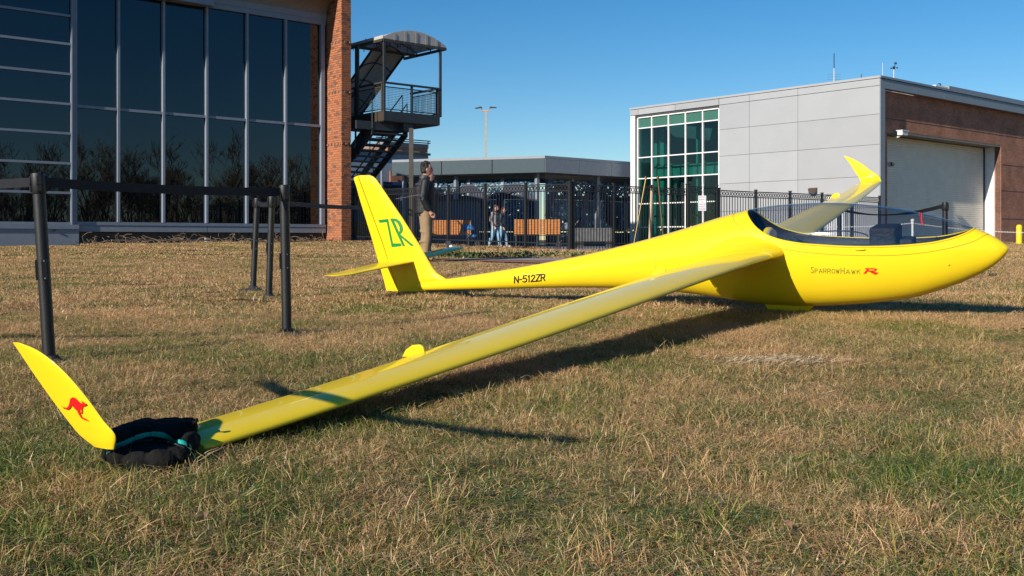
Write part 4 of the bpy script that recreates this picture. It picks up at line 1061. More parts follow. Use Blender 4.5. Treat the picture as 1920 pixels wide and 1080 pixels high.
mb = MB(); mb.poly([surf(-3.35, 2*math.pi*j/24) for j in range(24)]); obj('tail_cap', mb, M['yellow'], gl)
sc_ = [s for s in st_ if c0 <= s <= c1]
rings = []
for s in sc_:
    t0 = thS(S1, s, c0, c1); rings.append([surf(s, t0+(math.pi-2*t0)*j/28, 1, .001) for j in range(29)])
mb = MB(); mb.loft(rings, closed=False); cano = obj('canopy', mb, M['canopy'], gl, smooth=True, weld=True, sharp=80)
rings = []
for s in sc_:
    t0 = thS(S1, s, c0, c1); r_ = []
    for j in range(NB+1):
        f_ = j/NB; e_ = min(1, min(f_, 1-f_)/.08); r_.append(surf(s, t0-(math.pi+2*t0)*f_, 1-.07*e_, -.005))
    rings.append(r_)
mb = MB(); mb.loft(rings, closed=False); obj('cockpit_lining', mb, M['cockpit'], gl, smooth=True, weld=True, sharp=80)
def rim(f, lo, hi, r_, m, name, off, n=70):
    pts = []
    for side in (0, 1):
        for i in range(n+1):
            x = i/n; x = .5-.5*math.cos(math.pi*x) ; s = lo+(hi-lo)*(x if side == 0 else 1-x)
            th = thS(f, s, lo, hi); th = math.pi-th if side == 0 else th
            pts.append(surf(s, th, 1, off))
    mb = MB(); mb.tube(pts, r_, 5, caps=False); return obj(name, mb, m, gl, smooth=True)
rim(S1, c0, c1, .007, M['yellow'], 'canopy_rim', .0015)
rim(S1, c0+.012, c1-.02, .004, M['joint'], 'canopy_seal', -.006)
rim(S2, .03, 1.985, .0016, M['hinge'], 'canopy_seam', .0002)
# cockpit contents
mb = MB(); mb.boxa(BP(1.14, -.17, .42), BP(1.14, .17, .42)-BP(1.14, -.17, .42), H*.20, BP(1.14, -.17, .755)-BP(1.14, -.17, .42)); bevel(obj('instrument_panel', mb, M['black_fabric'], gl), .02, 3)
mb = MB(); mb.boxa(BP(1.342, -.11, .42), BP(1.14, .11, .42)-BP(1.14, -.11, .42), H*.11, Z*.24); bevel(obj('panel_hood', mb, M['black_fabric'], gl), .02, 3)
mb = MB(); mb.prism([BP(.42, -.19, .2), BP(.50, -.19, .63), BP(.56, -.19, .62), BP(.62, -.19, .2)], BP(0, .38, 0)-BP(0, 0, 0)); bevel(obj('seat_back', mb, M['black_fabric'], gl), .02)
q = BP(.33, -.13, .70); mb = MB(); mb.lathe(q, [(.05, 0), (.062, .012), (.062, .035), (.05, .045)], 20, (H*.9-W*.45).normalized()); obj('headrest', mb, M['yellow'], gl, smooth=True)
mb = MB(); mb.lathe(q+(H*.9-W*.45).normalized()*.046, [(.05, 0), (.046, .02)], 20, (H*.9-W*.45).normalized()); obj('headrest_pad', mb, M['concrete'], gl, smooth=True)
mb = MB(); pts = [BP(.86+.24*math.cos(t_), .05, .66+.05*math.sin(t_)) for t_ in np.linspace(math.pi, 0, 9)]; mb.tube(pts, .006, 6); obj('grab_handle', mb, M['dark_steel'], gl)
for zz_, ss in ((.57, (.55, 1.1)), (.53, (.6, 1.1))):
    mb = MB(); mb.tube([BP(ss[0], sec(ss[0])[2]*.9, zz_), BP(ss[1], sec(ss[1])[2]*.9, zz_)], .006, 6); obj('control_rod', mb, M['chrome'], gl)

mb = MB()
for u0_ in (-.075, .075): mb.tube([BP(.50, u0_, .66), BP(.60, u0_, .60), BP(.70, u0_*1.1, .50)], .016, 6, flat=.3)
obj('harness', mb, M['rubber'], gl)
mb = MB(); ring_ = [surf(-.62, 2*math.pi*j/40, 1, .0003) for j in range(41)]; mb.tube(ring_, .0012, 4, caps=False); obj('boom_seam', mb, M['hinge'], gl)
mb = MB(); mb.lathe(surf(1.72, math.pi+.25, 1, .0005), [(.006, 0), (.005, .002)], 10, -W); obj('static_port', mb, M['hinge'], gl)
# ray against the fuselage skin (for lettering placed at its real position on the skin)
def fus_hit(px, py, off=.002):
    d = ray(px, py); r_ = d.x
    s_ax = (r_*GC.y-GC.x)/(H.x-r_*H.y); Yh = GC.y+H.y*s_ax; lo, hi = Yh-.6, Yh
    for _ in range(26):
        m_ = (lo+hi)/2; s, u, z = loc(CAM+d*m_); u0, z0 = unbank(u, z); zc_, b, a = sec(s); a += off; b += off
        if (abs(u0/a))**2.15+(abs((z0-zc_)/b))**2.15 < 1: hi = m_
        else: lo = m_
    return CAM+d*((lo+hi)/2)
def decal(name, polys, hitf, m, parent=None, cut=3.0):
    """flat outlines given as picture coordinates, laid onto the real skin"""
    bm = bmesh.new()
    if isinstance(polys, tuple):
        vs_ = [bm.verts.new((v[0], v[1], 0)) for v in polys[0]]
        for f in polys[1]:
            try: bm.faces.new([vs_[i] for i in f])
            except ValueError: pass
    else:
        for p in polys: bm.faces.new([bm.verts.new((x, y, 0)) for x, y in p]).normal_update()
    bmesh.ops.triangulate(bm, faces=bm.faces)
    for _ in range(4):
        lng = [e for e in bm.edges if e.calc_length() > cut]
        if not lng: break
        bmesh.ops.subdivide_edges(bm, edges=lng, cuts=1); bmesh.ops.triangulate(bm, faces=bm.faces)
    mb = MB(); bm.verts.index_update(); mb.v = [tuple(hitf(v.co.x, v.co.y)) for v in bm.verts]; mb.f = [[v.index for v in f.verts] for f in bm.faces]; bm.free()
    return obj(name, mb, m, parent or gl)
def text_px(s, p0, p1, hgt, up=(0, -1), width=None, bold=0):
    v, f = text_mesh(s, 1.0); xs_ = [q[0] for q in v]; ys_ = [q[1] for q in v]; x0, x1 = min(xs_), max(xs_); y1 = max(ys_)
    ex, ey = (p1[0]-p0[0]), (p1[1]-p0[1])
    return ([(p0[0]+ex*(q[0]-x0)/(x1-x0)+up[0]*hgt*q[1]/y1, p0[1]+ey*(q[0]-x0)/(x1-x0)+up[1]*hgt*q[1]/y1) for q in v], f)
# registration letters as bold strokes
def strokes(chars, p0, p1, hgt, wch, gap, th, up=(0,-1)):
    """chars: list of stroke lists on a 0..1 cell"""
    G_ = {'N': [((0,0),(0,1)),((0,1),(1,0)),((1,0),(1,1))], '-': [((.1,.45),(.9,.45))],
          '5': [((.95,1),(.1,1)),((.1,1),(.05,.56)),((.05,.56),(.6,.62)),((.6,.62),(.98,.42)),((.98,.42),(.9,.12)),((.9,.12),(.5,0)),((.5,0),(.0,.10))],
          '1': [((.55,0),(.55,1)),((.55,1),(.15,.78))],
          '2': [((.02,.78),(.3,1)),((.3,1),(.8,.95)),((.8,.95),(.92,.68)),((.92,.68),(.0,0)),((.0,0),(1,0))],
          'Z': [((0,1),(1,1)),((1,1),(0,0)),((0,0),(1,0))],
          'S': [((.92,.86),(.6,1)),((.6,1),(.2,.92)),((.2,.92),(.1,.72)),((.1,.72),(.8,.36)),((.8,.36),(.85,.14)),((.85,.14),(.45,0)),((.45,0),(.05,.12))],
          'P': [((.1,0),(.1,1)),((.1,1),(.7,.98)),((.7,.98),(.9,.76)),((.9,.76),(.7,.5)),((.7,.5),(.1,.46))],
          'A': [((0,0),(.5,1)),((.5,1),(1,0)),((.2,.34),(.8,.34))],
          'O': [((.5,1),(.88,.82)),((.88,.82),(1,.5)),((1,.5),(.88,.16)),((.88,.16),(.5,0)),((.5,0),(.12,.16)),((.12,.16),(0,.5)),((0,.5),(.12,.82)),((.12,.82),(.5,1))],
          'W': [((0,1),(.28,0)),((.28,0),(.5,.8)),((.5,.8),(.74,0)),((.74,0),(1,1))],
          'H': [((.1,0),(.1,1)),((.9,0),(.9,1)),((.1,.52),(.9,.52))],
          'K': [((.1,0),(.1,1)),((.9,1),(.12,.45)),((.35,.6),(.95,0))],
          'R': [((0,0),(0,1)),((0,1),(.75,1)),((.75,1),(.97,.76)),((.97,.76),(.75,.48)),((.75,.48),(0,.48)),((.5,.48),(1,0))]}
    polys = []; L_ = math.hypot(p1[0]-p0[0], p1[1]-p0[1]); ux, uy = (p1[0]-p0[0])/L_, (p1[1]-p0[1])/L_
    tot = sum((.6 if c in '-' else .55 if c == '1' else 1)*wch+gap for c in chars)-gap; sc2 = L_/tot; x = 0
    for c in chars:
        wc = (.6 if c in '-' else .55 if c == '1' else 1)*wch
        for a, b in G_[c]:
            def T_(q): X_ = (x+q[0]*wc)*sc2; Y_ = q[1]*hgt; return (p0[0]+ux*X_+up[0]*Y_, p0[1]+uy*X_+up[1]*Y_)
            A_, B_ = T_(a), T_(b); dx, dy = B_[0]-A_[0], B_[1]-A_[1]; l = math.hypot(dx, dy); dx /= l; dy /= l; e = th*.42
            A_ = (A_[0]-dx*e, A_[1]-dy*e); B_ = (B_[0]+dx*e, B_[1]+dy*e); nx, ny = -dy*th/2, dx*th/2
            polys.append([(A_[0]+nx, A_[1]+ny), (B_[0]+nx, B_[1]+ny), (B_[0]-nx, B_[1]-ny), (A_[0]-nx, A_[1]-ny)])
        x += wc+gap
    return polys
polys = strokes('N-512ZR', (964.5, 530.5), (1021.5, 526.0), 12.0, 8.2, 2.6, 2.3, up=(.03, -1))
for i, p in enumerate(polys): pass
k_ = [0]
def fh2(px, py): k_[0] += 1; return fus_hit(px, py, .0022)
decal('registration_lettering', polys, fh2, M['black_letter'], cut=4)
# name lettering, small capitals
parts_ = [('S', 1520.0, 1526.3, 511.5, 11.5), ('PARROW', 1527.0, 1574.0, 512.0, 8.6), ('H', 1575.6, 1584.0, 513.4, 11.5), ('AWK', 1585.6, 1614.0, 513.6, 8.6)]
pn = []
for s_, x0, x1, y, h_ in parts_:
    pn += strokes(s_, (x0+.4, y), (x1-.4, y+(.6 if s_ == 'PARROW' else .3)), h_*.95, 6.0 if len(s_) > 1 else 1, 2.1, .95 if len(s_) > 1 else 1.15)
decal('name_lettering', pn, lambda x, y: fus_hit(x, y, .0026), M['olive_letter'], cut=100)
def cr(x, y): return (1410+x/6.194, 470+y/6.194)
Rr_old = [[(1310,203),(1440,205),(1455,213),(1450,228),(1405,246),(1473,260),(1435,283),(1345,246),(1340,246),(1318,268),(1292,268),(1288,262),(1320,240),(1340,214),(1315,212)]]
Rr = [[(1308,203),(1432,204),(1440,217),(1318,217)], [(1425,204),(1450,210),(1453,222),(1436,238),(1412,244),(1408,232),(1422,226),(1425,214)], [(1340,230),(1415,231),(1412,244),(1334,243)], [(1340,210),(1364,210),(1324,268),(1290,268)], [(1352,240),(1397,240),(1472,258),(1436,283)]]
decal('red_letter', [[cr(*p) for p in q] for q in Rr], lambda x, y: fus_hit(x, y, .0022), M['red'], cut=5)
# latch, yaw string, belly rod, wheel and its fairing
q = fus_hit(1612, 467.5, .004); mb = MB(); mb.ell(q, .045, .012, .011, 12, Matrix.Rotation(math.atan2(H.y, H.x), 3, 'Z')); obj('canopy_latch', mb, M['yellow'], gl, smooth=True)
mb = MB(); mb.tube([fus_hit(x, y, .006) for x, y in ((1724, 400.5), (1727, 400.2), (1728, 403), (1727.6, 410), (1728.5, 417), (1731, 422))], .0045, 6); obj('yaw_string', mb, M['red'], gl)
mb = MB(); mb.tube([BP(.02, -.05, .135), BP(-.12, -.2, .02)], .004, 5); obj('belly_rod', mb, M['dark_steel'], gl)
mb = MB(); mb.prism([BP(.27, -.06, .115), BP(.68, -.06, .115), BP(.62, -.06, .035), BP(.31, -.06, .035)], W*.10); bevel(obj('wheel_fairing', mb, M['yellow'], gl), .012)
mb = MB(); mb.lathe(BP(.48, -.045, .135), [(.07, 0), (.088, .012), (.088, .055), (.07, .067)], 20, W); obj('main_wheel', mb, M['rubber'], gl, smooth=True)
mb = MB(); mb.boxa(BP(-.34, .10, .178), BP(-.34, .02, .17)-BP(-.34, .10, .17), H*.03, Z*.012); obj('drain_port', mb, M['hinge'], gl)

# ---- wings
tL = [.32,.86,2.2,3.19,3.95,4.54,5.11,5.42,5.76,6.2,6.57]; zL = [.532,.478,.364,.266,.198,.146,.092,.060,.026,-.006,-.02]
tT = [0,1.6,2.94,3.77,4.43,4.87,5.4,5.77,6.03,6.57]; zT = [.452,.374,.254,.192,.141,.102,.058,.028,.006,-.022]
pL = np.polyfit(tL, zL, 3); pT = np.polyfit(tT, zT, 3)
fLE = mono([(0,.52),(.32,.50),(.9,.468),(2,.42),(3,.375),(4,.33),(5,.275),(5.5,.25),(6,.225),(6.4,.20),(6.6,.175)])
fTE = mono([(0,-.21),(.5,-.195),(2,-.17),(4,-.13),(5.5,-.10),(6.6,-.10)])
def wing_pt(t_, x, zrel, side, cs=1.0):
    e0, e1 = fLE(t_), fTE(t_); ch = e0-e1; e = e0-ch*x
    z = float(np.polyval(pL, t_))*(1-x)+float(np.polyval(pT, t_))*x+zrel*ch
    u0, z0 = unbank(-t_, z)
    if t_ < .33:                            # keep root sections outside the cockpit: start on the fuselage skin
        zc_, b, a = sec(e); q = abs((z0-zc_)/b)
        ub = a*max(0, 1-min(1, q)**2.15)**(1/2.15)-.006 if q < 1 else 0
        if t_ < .29: u0 = -max(ub, .02)
        elif -u0 < ub: u0 = -ub-.01
    return BP(e, u0 if side < 0 else -u0, z0)
def naca(x, th=.13, cam_=.028):
    yt = 5*th*(.2969*math.sqrt(max(x,0))-.126*x-.3516*x*x+.2843*x**3-.1036*x**4); p_ = .42
    yc = cam_/p_**2*(2*p_*x-x*x) if x < p_ else cam_/(1-p_)**2*(1-2*p_+2*p_*x-x*x); return yc+yt, yc-yt
XS = [0,.004,.015,.035,.07,.12,.2,.3,.4,.5,.6,.7,.77,.80]
def wring(t_, side, xs_=XS, th=.13, droop=0):
    up = [wing_pt(t_, x, naca(x, th)[0]-droop*max(0, x-.8), side) for x in xs_]
    dn = [wing_pt(t_, x, naca(x, th)[1]-droop*max(0, x-.8), side) for x in reversed(xs_)]
    return up+dn
ts = [.28,.34,.45,.6,.8,1.1,1.5,2,2.5,3,3.5,4,4.4,4.8,5.2,5.6,5.9,6.1,6.3,6.45,6.56]
FX = [.808,.83,.87,.91,.95,1.0]
for side in (-1, 1):
    tw = [t_ for t_ in ts if side > 0 or t_ < 6.35]; te_end = 6.33 if side < 0 else 6.56
    wn = obj('wing', MB().loft([wring(t_, side) for t_ in tw]), M['yellow'], gl, smooth=True, sharp=50)
    for nm, ta, tb_ in (('flap', .62, 3.38), ('aileron', 3.40, 6.18)):
        tt = [ta]+[t_ for t_ in ts if ta < t_ < tb_]+[tb_]
        obj(nm, MB().loft([wring(t_, side, FX, .13, .10) for t_ in tt]), M['yellow'], wn, smooth=True, sharp=50)
    for ta, tb_ in ((.28, .61), (6.19, te_end)):
        tt = [ta]+[t_ for t_ in ts if ta < t_ < tb_]+[tb_]
        obj('trailing_edge', MB().loft([wring(t_, side, [.8]+FX, .13) for t_ in tt]), M['yellow'], wn, smooth=True, sharp=50)
    # hinge fairings standing up at the trailing edge
    for t_ in (1.42, 4.72):
        P0 = wing_pt(t_, 1.0, 0, side); pts = []
        for q in ((-.012,-.01),(.01,.025),(.045,.047),(.085,.052),(.105,.040),(.110,.022),(.100,.004),(.115,-.006)): pts.append(P0+H*(q[0]-.02)+Z*q[1])
        mb = MB(); mb.prism(pts, W*.016*side); bevel(obj('hinge_fairing', mb, M['yellow'], wn), .004)
        mb = MB(); mb.lathe(P0+H*.068+Z*.028-W*.002, [(.006, 0), (.005, .003)], 8, -W); obj('screw', mb, M['chrome'], wn)
    # root fairing blending wing into fuselage
    rg = []
    for t_ in (.28, .335, .38, .44, .50, .56, .62):
        k_2 = max(0, (.62-t_)/.40); k_2 = k_2**2.2; r_ = []
        for (xs_, up) in ((np.linspace(0, 1, 15), 1), (np.linspace(1, 0, 15), 0)):
            for x in xs_:
                x = .5-.5*math.cos(math.pi*x); hi_, lo_ = naca(x); bulge = .28*k_2*math.sin(math.pi*min(1, x*1.0))**.7
                zr = (hi_+.003+bulge) if up else (lo_-.003-.10*k_2*math.sin(math.pi*x))
                r_.append(wing_pt(t_, -.03*k_2+x*(1+.16*k_2)-.004, zr, side))
        rg.append(r_)
    obj('root_fairing', MB().loft(rg), M['yellow'], wn, smooth=True, sharp=60)
# ---- winglets
cw = math.radians(15); WN = W*math.cos(cw)+Z*math.sin(cw); WP = GC-W*6.60
TEp = [(160,828),(150,816),(125,786),(97,748.6),(69.4,709.7),(50,681),(34,657),(23.5,641.5)]
LEp = [(262,842),(216,816),(194,789),(166.7,751),(132,709),(101,679),(69,656),(36,642.5)]
near = []
for (a, b) in zip(LEp, TEp):
    A_, B_ = hit(*a, WP, WN), hit(*b, WP, WN); near.append((A_, B_))
def wl_ring(A_, B_, nrm, th=.09):
    r_ = []
    ch = (B_-A_).length
    X2 = [0,.01,.04,.1,.2,.35,.5,.7,.85,1.0]
    for x in X2: r_.append(A_.lerp(B_, x)+nrm*(naca(x, th, 0)[0])*ch)
    for x in reversed(X2[:-1]): r_.append(A_.lerp(B_, x)-nrm*(naca(x, th, 0)[0])*ch)
    return r_
def mirror(P): s, u, z = loc(P); u0, z0 = unbank(u, z); return BP(s, -u0, z0)
def smooth_pairs(pr):
    out = []
    for i in range(len(pr)-1):
        p0, p1, p2, p3 = pr[max(i-1, 0)], pr[i], pr[i+1], pr[min(i+2, len(pr)-1)]
        for q in range(3):
            t_ = q/3; r_ = []
            for c in (0, 1):
                a, b, c_, d = p0[c], p1[c], p2[c], p3[c]
                r_.append(.5*((2*b)+(c_-a)*t_+(2*a-5*b+4*c_-d)*t_*t_+(3*b-a-3*c_+d)*t_**3))
            out.append(tuple(r_))
    out.append(pr[-1]); return out
tipL, tipT = wing_pt(6.5, 0, 0, -1), wing_pt(6.5, 1, 0, -1)
nearp = smooth_pairs([(hit(214, 842, WP, WN), hit(178, 838, WP, WN))]+near[1:])
WPf, WNf0 = mirror(WP), (mirror(WP+WN)-mirror(WP)).normalized()
farp = smooth_pairs([(wing_pt(6.35, 0, 0, 1), wing_pt(6.35, 1, 0, 1)), (wing_pt(6.52, 0, 0, 1), wing_pt(6.52, 1, .0, 1))]+[(hit(*a, WPf, WNf0), hit(*b, WPf, WNf0)) for a, b in (((1647,329.5),(1613.5,338)),((1632,319.5),(1607,328)),((1620,310),(1600,317)),((1607,301.5),(1593.5,307)),((1595,296),(1587,298.5)),((1584,291.8),(1582,292)))])
for side in (-1, 1):
    rg = []
    WNf = (mirror(WP+WN)-mirror(WP)); Zb = BP(0, 0, 1)-BP(0, 0, 0)
    for i, (A_, B_) in enumerate(nearp if side < 0 else farp):
        nn = WN if side < 0 else (Zb.lerp(-WNf, min(1, i/6))).normalized()
        r_ = wl_ring(A_, B_, nn, .12 if i < 3 else .09)
        rg.append(r_)
    wl = obj('winglet', MB().loft(rg), M['yellow'], gl, smooth=True, sharp=50)
    if side < 0:
        kg = [(412,575),(430,590),(450,592),(462,580),(468,560),(472,535),(487,521),(505,525),(525,545),(545,562),(556,565),(549,549),(545,541),(559,555),(565,563),(571,558),(584,575),(570,583),(560,587),(556,600),(557,620),(552,638),(546,630),(549,607),(540,605),(537,614),(541,632),(553,656),(580,668),(605,686),(570,676),(548,663),(530,637),(519,612),(505,600),(490,582),(480,582),(468,598),(450,606),(432,600)]
        WPo = WP-WN*.0092
        decal('kangaroo_emblem', [[(x/3.6, 600+y/3.6) for x, y in kg]], lambda x, y: hit(x, y, WPo, WN), M['red'], wl, cut=40)

# ---- fin, rudder, tailplane
FN = W*math.cos(PHI)+Z*math.sin(PHI); u_, z_ = bank(0, .1); FP = LP(-3.3, u_, z_)
def fh(px, py, off=0): return hit(px, py, FP-FN*off, FN)
lv = [(545,724.8,750.8,800),(530,721,744.5,812),(524.5,719.6,743,838),(521,718.6,742,834),(517,717.5,741,827),(511,715.5,739,818),(502,713,735.5,811),(480,706.5,728.5,798.5),(458,700.5,721,786),(432,692.5,711.5,769.5),(407,685,702,753.7),(378,676,691,734),(348,667.8,679.5,714),(336,664.4,675,705.5),(331,663.4,673,700),(328.6,667,674,694)]
def thick(y): return .020+.026*min(1, (y-328)/200)
fr_, rr_ = [], []
for (y, xt, xh, xl) in lv:
    th = thick(y)*(.35 if y < 329 else .75 if y < 332 else 1); e_ = (331-y)*0
    yt_ = y+(4.5*(xl-xt)/36 if y < 340 else 0)*(.9 if y < 332 else 1)*0
    PL_, PH_, PT_ = fh(xl, y), fh(xh+1.2, y), fh(xt, y+ (2.5 if y < 340 else 0)); PH2 = fh(xh, y)
    r_ = []
    for x in (0,.015,.06,.15,.3,.5,.75,1):
        r_.append(PL_.lerp(PH_, x)-FN*th*(math.sqrt(min(1, x*2.2))*(1-.12*x)))
    r_ += [q+FN*2*(fh_ := ((q-FP).dot(-FN))) for q in reversed(r_)]
    fr_.append(r_)
    th2 = th*.86; rr_.append([PH2-FN*th2, PH2.lerp(PT_, .5)-FN*th2*.55, PT_-FN*.002, PT_+FN*.002, PH2.lerp(PT_, .5)+FN*th2*.55, PH2+FN*th2])
fin = obj('fin', MB().loft(fr_), M['yellow'], gl, smooth=True, sharp=50)
obj('rudder', MB().loft(rr_), M['yellow'], gl, smooth=True, sharp=50)
def fin_off(px, py):
    ys_ = [l[0] for l in lv][::-1]; xl = np.interp(py, ys_, [l[3] for l in lv][::-1]); xh = np.interp(py, ys_, [l[2] for l in lv][::-1])
    x = (xl-px)/(xl-xh); th = thick(py)
    if x <= 1: return th*math.sqrt(min(1, max(0, x)*2.2))*(1-.12*x)+.002
    return th*.86+.003
def fdec(x, y): return fh(x, y, fin_off(x, y))
def cf(x, y): return (610+x/4.32, 310+y/4.32)
Zp = [(428,443),(508,434),(548,632),(612,632),(616,655),(537,664),(497,460),(440,466)]
Rp1 = [(524,432),(546,430),(644,655),(626,655)]
Rp2 = [(540,430),(575,432),(603,452),(622,490),(627,520),(618,545),(604,556),(716,649),(692,652),(585,560),(590,546),(603,530),(600,500),(585,470),(565,452),(549,450)]
decal('tail_letter', [[cf(*p) for p in Zp]], fdec, M['green_letter'], fin, cut=4)
decal('tail_letter', [[cf(*p) for p in Rp1]], fdec, M['green_letter'], fin, cut=4)
decal('tail_letter', [[cf(*p) for p in Rp2]], lambda x, y: fh(x, y, fin_off(x, y)+.0006), M['green_letter'], fin, cut=4)
mb = MB(); mb.tube([fh(742, 373), fh(765, 369), fh(786, 365), fh(789, 367), fh(792.5, 373)], .0045, 6); obj('probe', mb, M['chrome'], gl)
sl, su, szl = loc(fh(779, 485)); stt, _, szt = loc(fh(724, 494)); slu0, slz0 = unbank(su, szl); _, stz0 = unbank(su, szt)
zt0 = (slz0+stz0)/2
for side in (-1, 1):
    rg = []
    for k in range(11):
        f_ = k/10; uu = side*(.015+1.09*f_); tip = max(0, (f_-.93)/.07)
        le = sl-.05*f_-.06*tip; te = stt+.075*f_; ch = le-te; r_ = []
        X2 = [0,.01,.04,.1,.2,.35,.5,.7,.85,1.0]; zz_ = zt0+.01*f_
        for x in X2: r_.append(BP(le-ch*x, uu, zz_+naca(x, .10*(1-.7*tip), 0)[0]*ch))
        for x in reversed(X2[:-1]): r_.append(BP(le-ch*x, uu, zz_-naca(x, .10*(1-.7*tip), 0)[0]*ch))
        rg.append(r_)
    obj('tailplane', MB().loft(rg), M['yellow'], gl, smooth=True, sharp=50)

# ================================================================== bag on the wing tip
bag = thing('weight_bag', 'limp black cloth bag with teal zip edges lying over the near wing tip', 'bag', at(285, 850, 3.1))
mb = MB()
for px, py, Y, rx, ry, rz in ((232,818,3.14,.045,.10,.036),(268,807,3.2,.055,.10,.034),(312,804,3.24,.060,.10,.032),(346,806,3.25,.034,.09,.038),(362,797,3.24,.013,.03,.016),(369,788,3.22,.006,.012,.010),(245,797,3.2,.02,.04,.010),
        (226,858,3.0,.036,.035,.034),(258,866,2.96,.045,.030,.034),(300,864,2.96,.048,.030,.034),(333,855,3.0,.034,.042,.028),
        (211,844,3.06,.018,.07,.030),(355,832,3.13,.024,.08,.036),(285,850,3.10,.075,.11,.026),(255,856,3.04,.03,.06,.022),(268,842,3.12,.05,.07,.022),(318,852,3.06,.03,.06,.024)):
    mb.ell(at(px, py, Y), rx, ry, rz, 16)
rb = random.Random(4)
for k in range(26):                         # folds
    px, py = rb.uniform(215, 350), rb.uniform(800, 870); Y = 3.22-.0032*(py-800); a = rb.uniform(-.6, .6)
    c = at(px, py+4, Y); d = V(math.cos(a), .3, .25*math.sin(a*3)); mb.tube([c-d*.03, c, c+d*.03], [.004, .009, .004], 6)
bo = obj('bag_cloth', mb, M['bag'], bag, smooth=True)
r_ = bo.modifiers.new('remesh', 'REMESH'); r_.mode = 'VOXEL'; r_.voxel_size = .0045; r_.use_smooth_shade = True
s0_ = bo.modifiers.new('settle', 'SMOOTH'); s0_.iterations = 7
tx = bpy.data.textures.new('cloth_folds', 'CLOUDS'); tx.noise_scale = .035; tx.noise_depth = 3
d_ = bo.modifiers.new('folds', 'DISPLACE'); d_.texture = tx; d_.strength = .011; d_.mid_level = .5; d_.texture_coords = 'LOCAL'
s_ = bo.modifiers.new('smooth', 'SMOOTH'); s_.iterations = 2
dg = bpy.context.evaluated_depsgraph_get(); be = bo.evaluated_get(dg); bme = be.to_mesh()
from mathutils.bvhtree import BVHTree
mw = bo.matrix_world if bo.matrix_world.translation.length > 0 else Matrix.Translation(bag.location)
mw = Matrix.Translation(bag.location)
bvh = BVHTree.FromPolygons([mw @ v.co for v in bme.vertices], [list(q.vertices) for q in bme.polygons])
def on_bag(px, py, off=.002):
    d = ray(px, py); d.normalize(); h_ = bvh.ray_cast(CAM, d)
    return (h_[0]+(h_[1] if h_[1].dot(d) < 0 else -h_[1])*off, h_[1]) if h_[0] else (None, None)
def tape(name, pts, wd, m):
    mb = MB(); P3 = []
    for i in range(len(pts)-1):
        for q in range(6):
            x = pts[i][0]+(pts[i+1][0]-pts[i][0])*q/6; y = pts[i][1]+(pts[i+1][1]-pts[i][1])*q/6; a, n_ = on_bag(x, y, .006); b, _ = on_bag(x, y+wd, .006)
            if a and b and (a-b).length < .05: P3.append((a, b))
    for a, b in P3: mb.v += [tuple(a), tuple(b), tuple(b+V(0,.003,-.001)), tuple(a+V(0,.003,-.001))]
    for i in range(len(P3)-1):
        for j in range(4): mb.f.append([i*4+j, i*4+(j+1) % 4, i*4+4+(j+1) % 4, i*4+4+j])
    return obj(name, mb, m, bag, smooth=True, sharp=80)
tape('zip_tape', [(206,838),(214,832),(228,827),(243,821),(258,815),(275,811),(292,810),(306,812),(320,817),(336,825),(350,831)], 6.5, M['teal'])
tape('bag_hem', [(206,848),(225,838),(245,832),(270,827),(292,826),(312,828),(332,836),(346,842)], 3.0, M['joint'])
tape('zip_tape', [(196,836),(199,842),(202,850)], 4, M['teal']); tape('zip_tape', [(352,832),(355,838),(352,846)], 4, M['teal'])
be.to_mesh_clear()

# ================================================================== brass easel
Ye = 14.0
def ez(px, py, Y=Ye): return at(px, py, Y)
ea = thing('brass_easel', 'polished brass display easel standing on the lawn behind the glider fuselage', 'easel', gp(1217, Ye))
zg_ = gp(1217, Ye).z
def leg_to_ground(pa, pb, Ya, Yb):
    a, b = at(*pa, Ya), at(*pb, Yb); d = b-a; k = (g(a.x, a.y)-a.z)/d.z; return a, a+d*k
for pa, pb in (((1211, 335), (1190, 450)), ((1233.5, 335), (1243, 440))):
    a, b = leg_to_ground(pa, pb, Ye, Ye-.05); mb = MB(); mb.tube([a, b], .0105, 10); obj('leg', mb, M['brass'], ea, smooth=True)
    mb = MB(); mb.ell(a+Z*.018, .019, .019, .020); obj('ball_finial', mb, M['brass'], ea, smooth=True)
a, b = leg_to_ground((1222, 354), (1218, 450), Ye+.05, Ye+.25); mb = MB(); mb.tube([a, b], .018, 10); obj('leg', mb, mat('painted highlight brass', (.85, .72, .48), .35, metal=.4), ea, smooth=True)  # pale colour stands in for the bright highlight on this leg
mb = MB(); mb.tube([ez(1207.5, 351), ez(1214, 350.5), ez(1221, 353.5), ez(1228, 351), ez(1236, 350.5)], .009, 8); mb.ell(ez(1221, 355), .018, .018, .018); obj('crossbar', mb, M['brass'], ea, smooth=True)
for px, py in ((1189.5, 433.5), (1241.5, 432.5)):
    c = ez(px, py); mb = MB(); pts = [c+V(.022*math.cos(t_), -.02, .022*math.sin(t_)) for t_ in np.linspace(0, 2*math.pi, 13)]; mb.tube(pts, .005, 6, caps=False); mb.tube([c+V(0, -.06, 0), c+V(0, .02, 0)], .008, 6); obj('picture_rest', mb, M['brass'], ea, smooth=True)

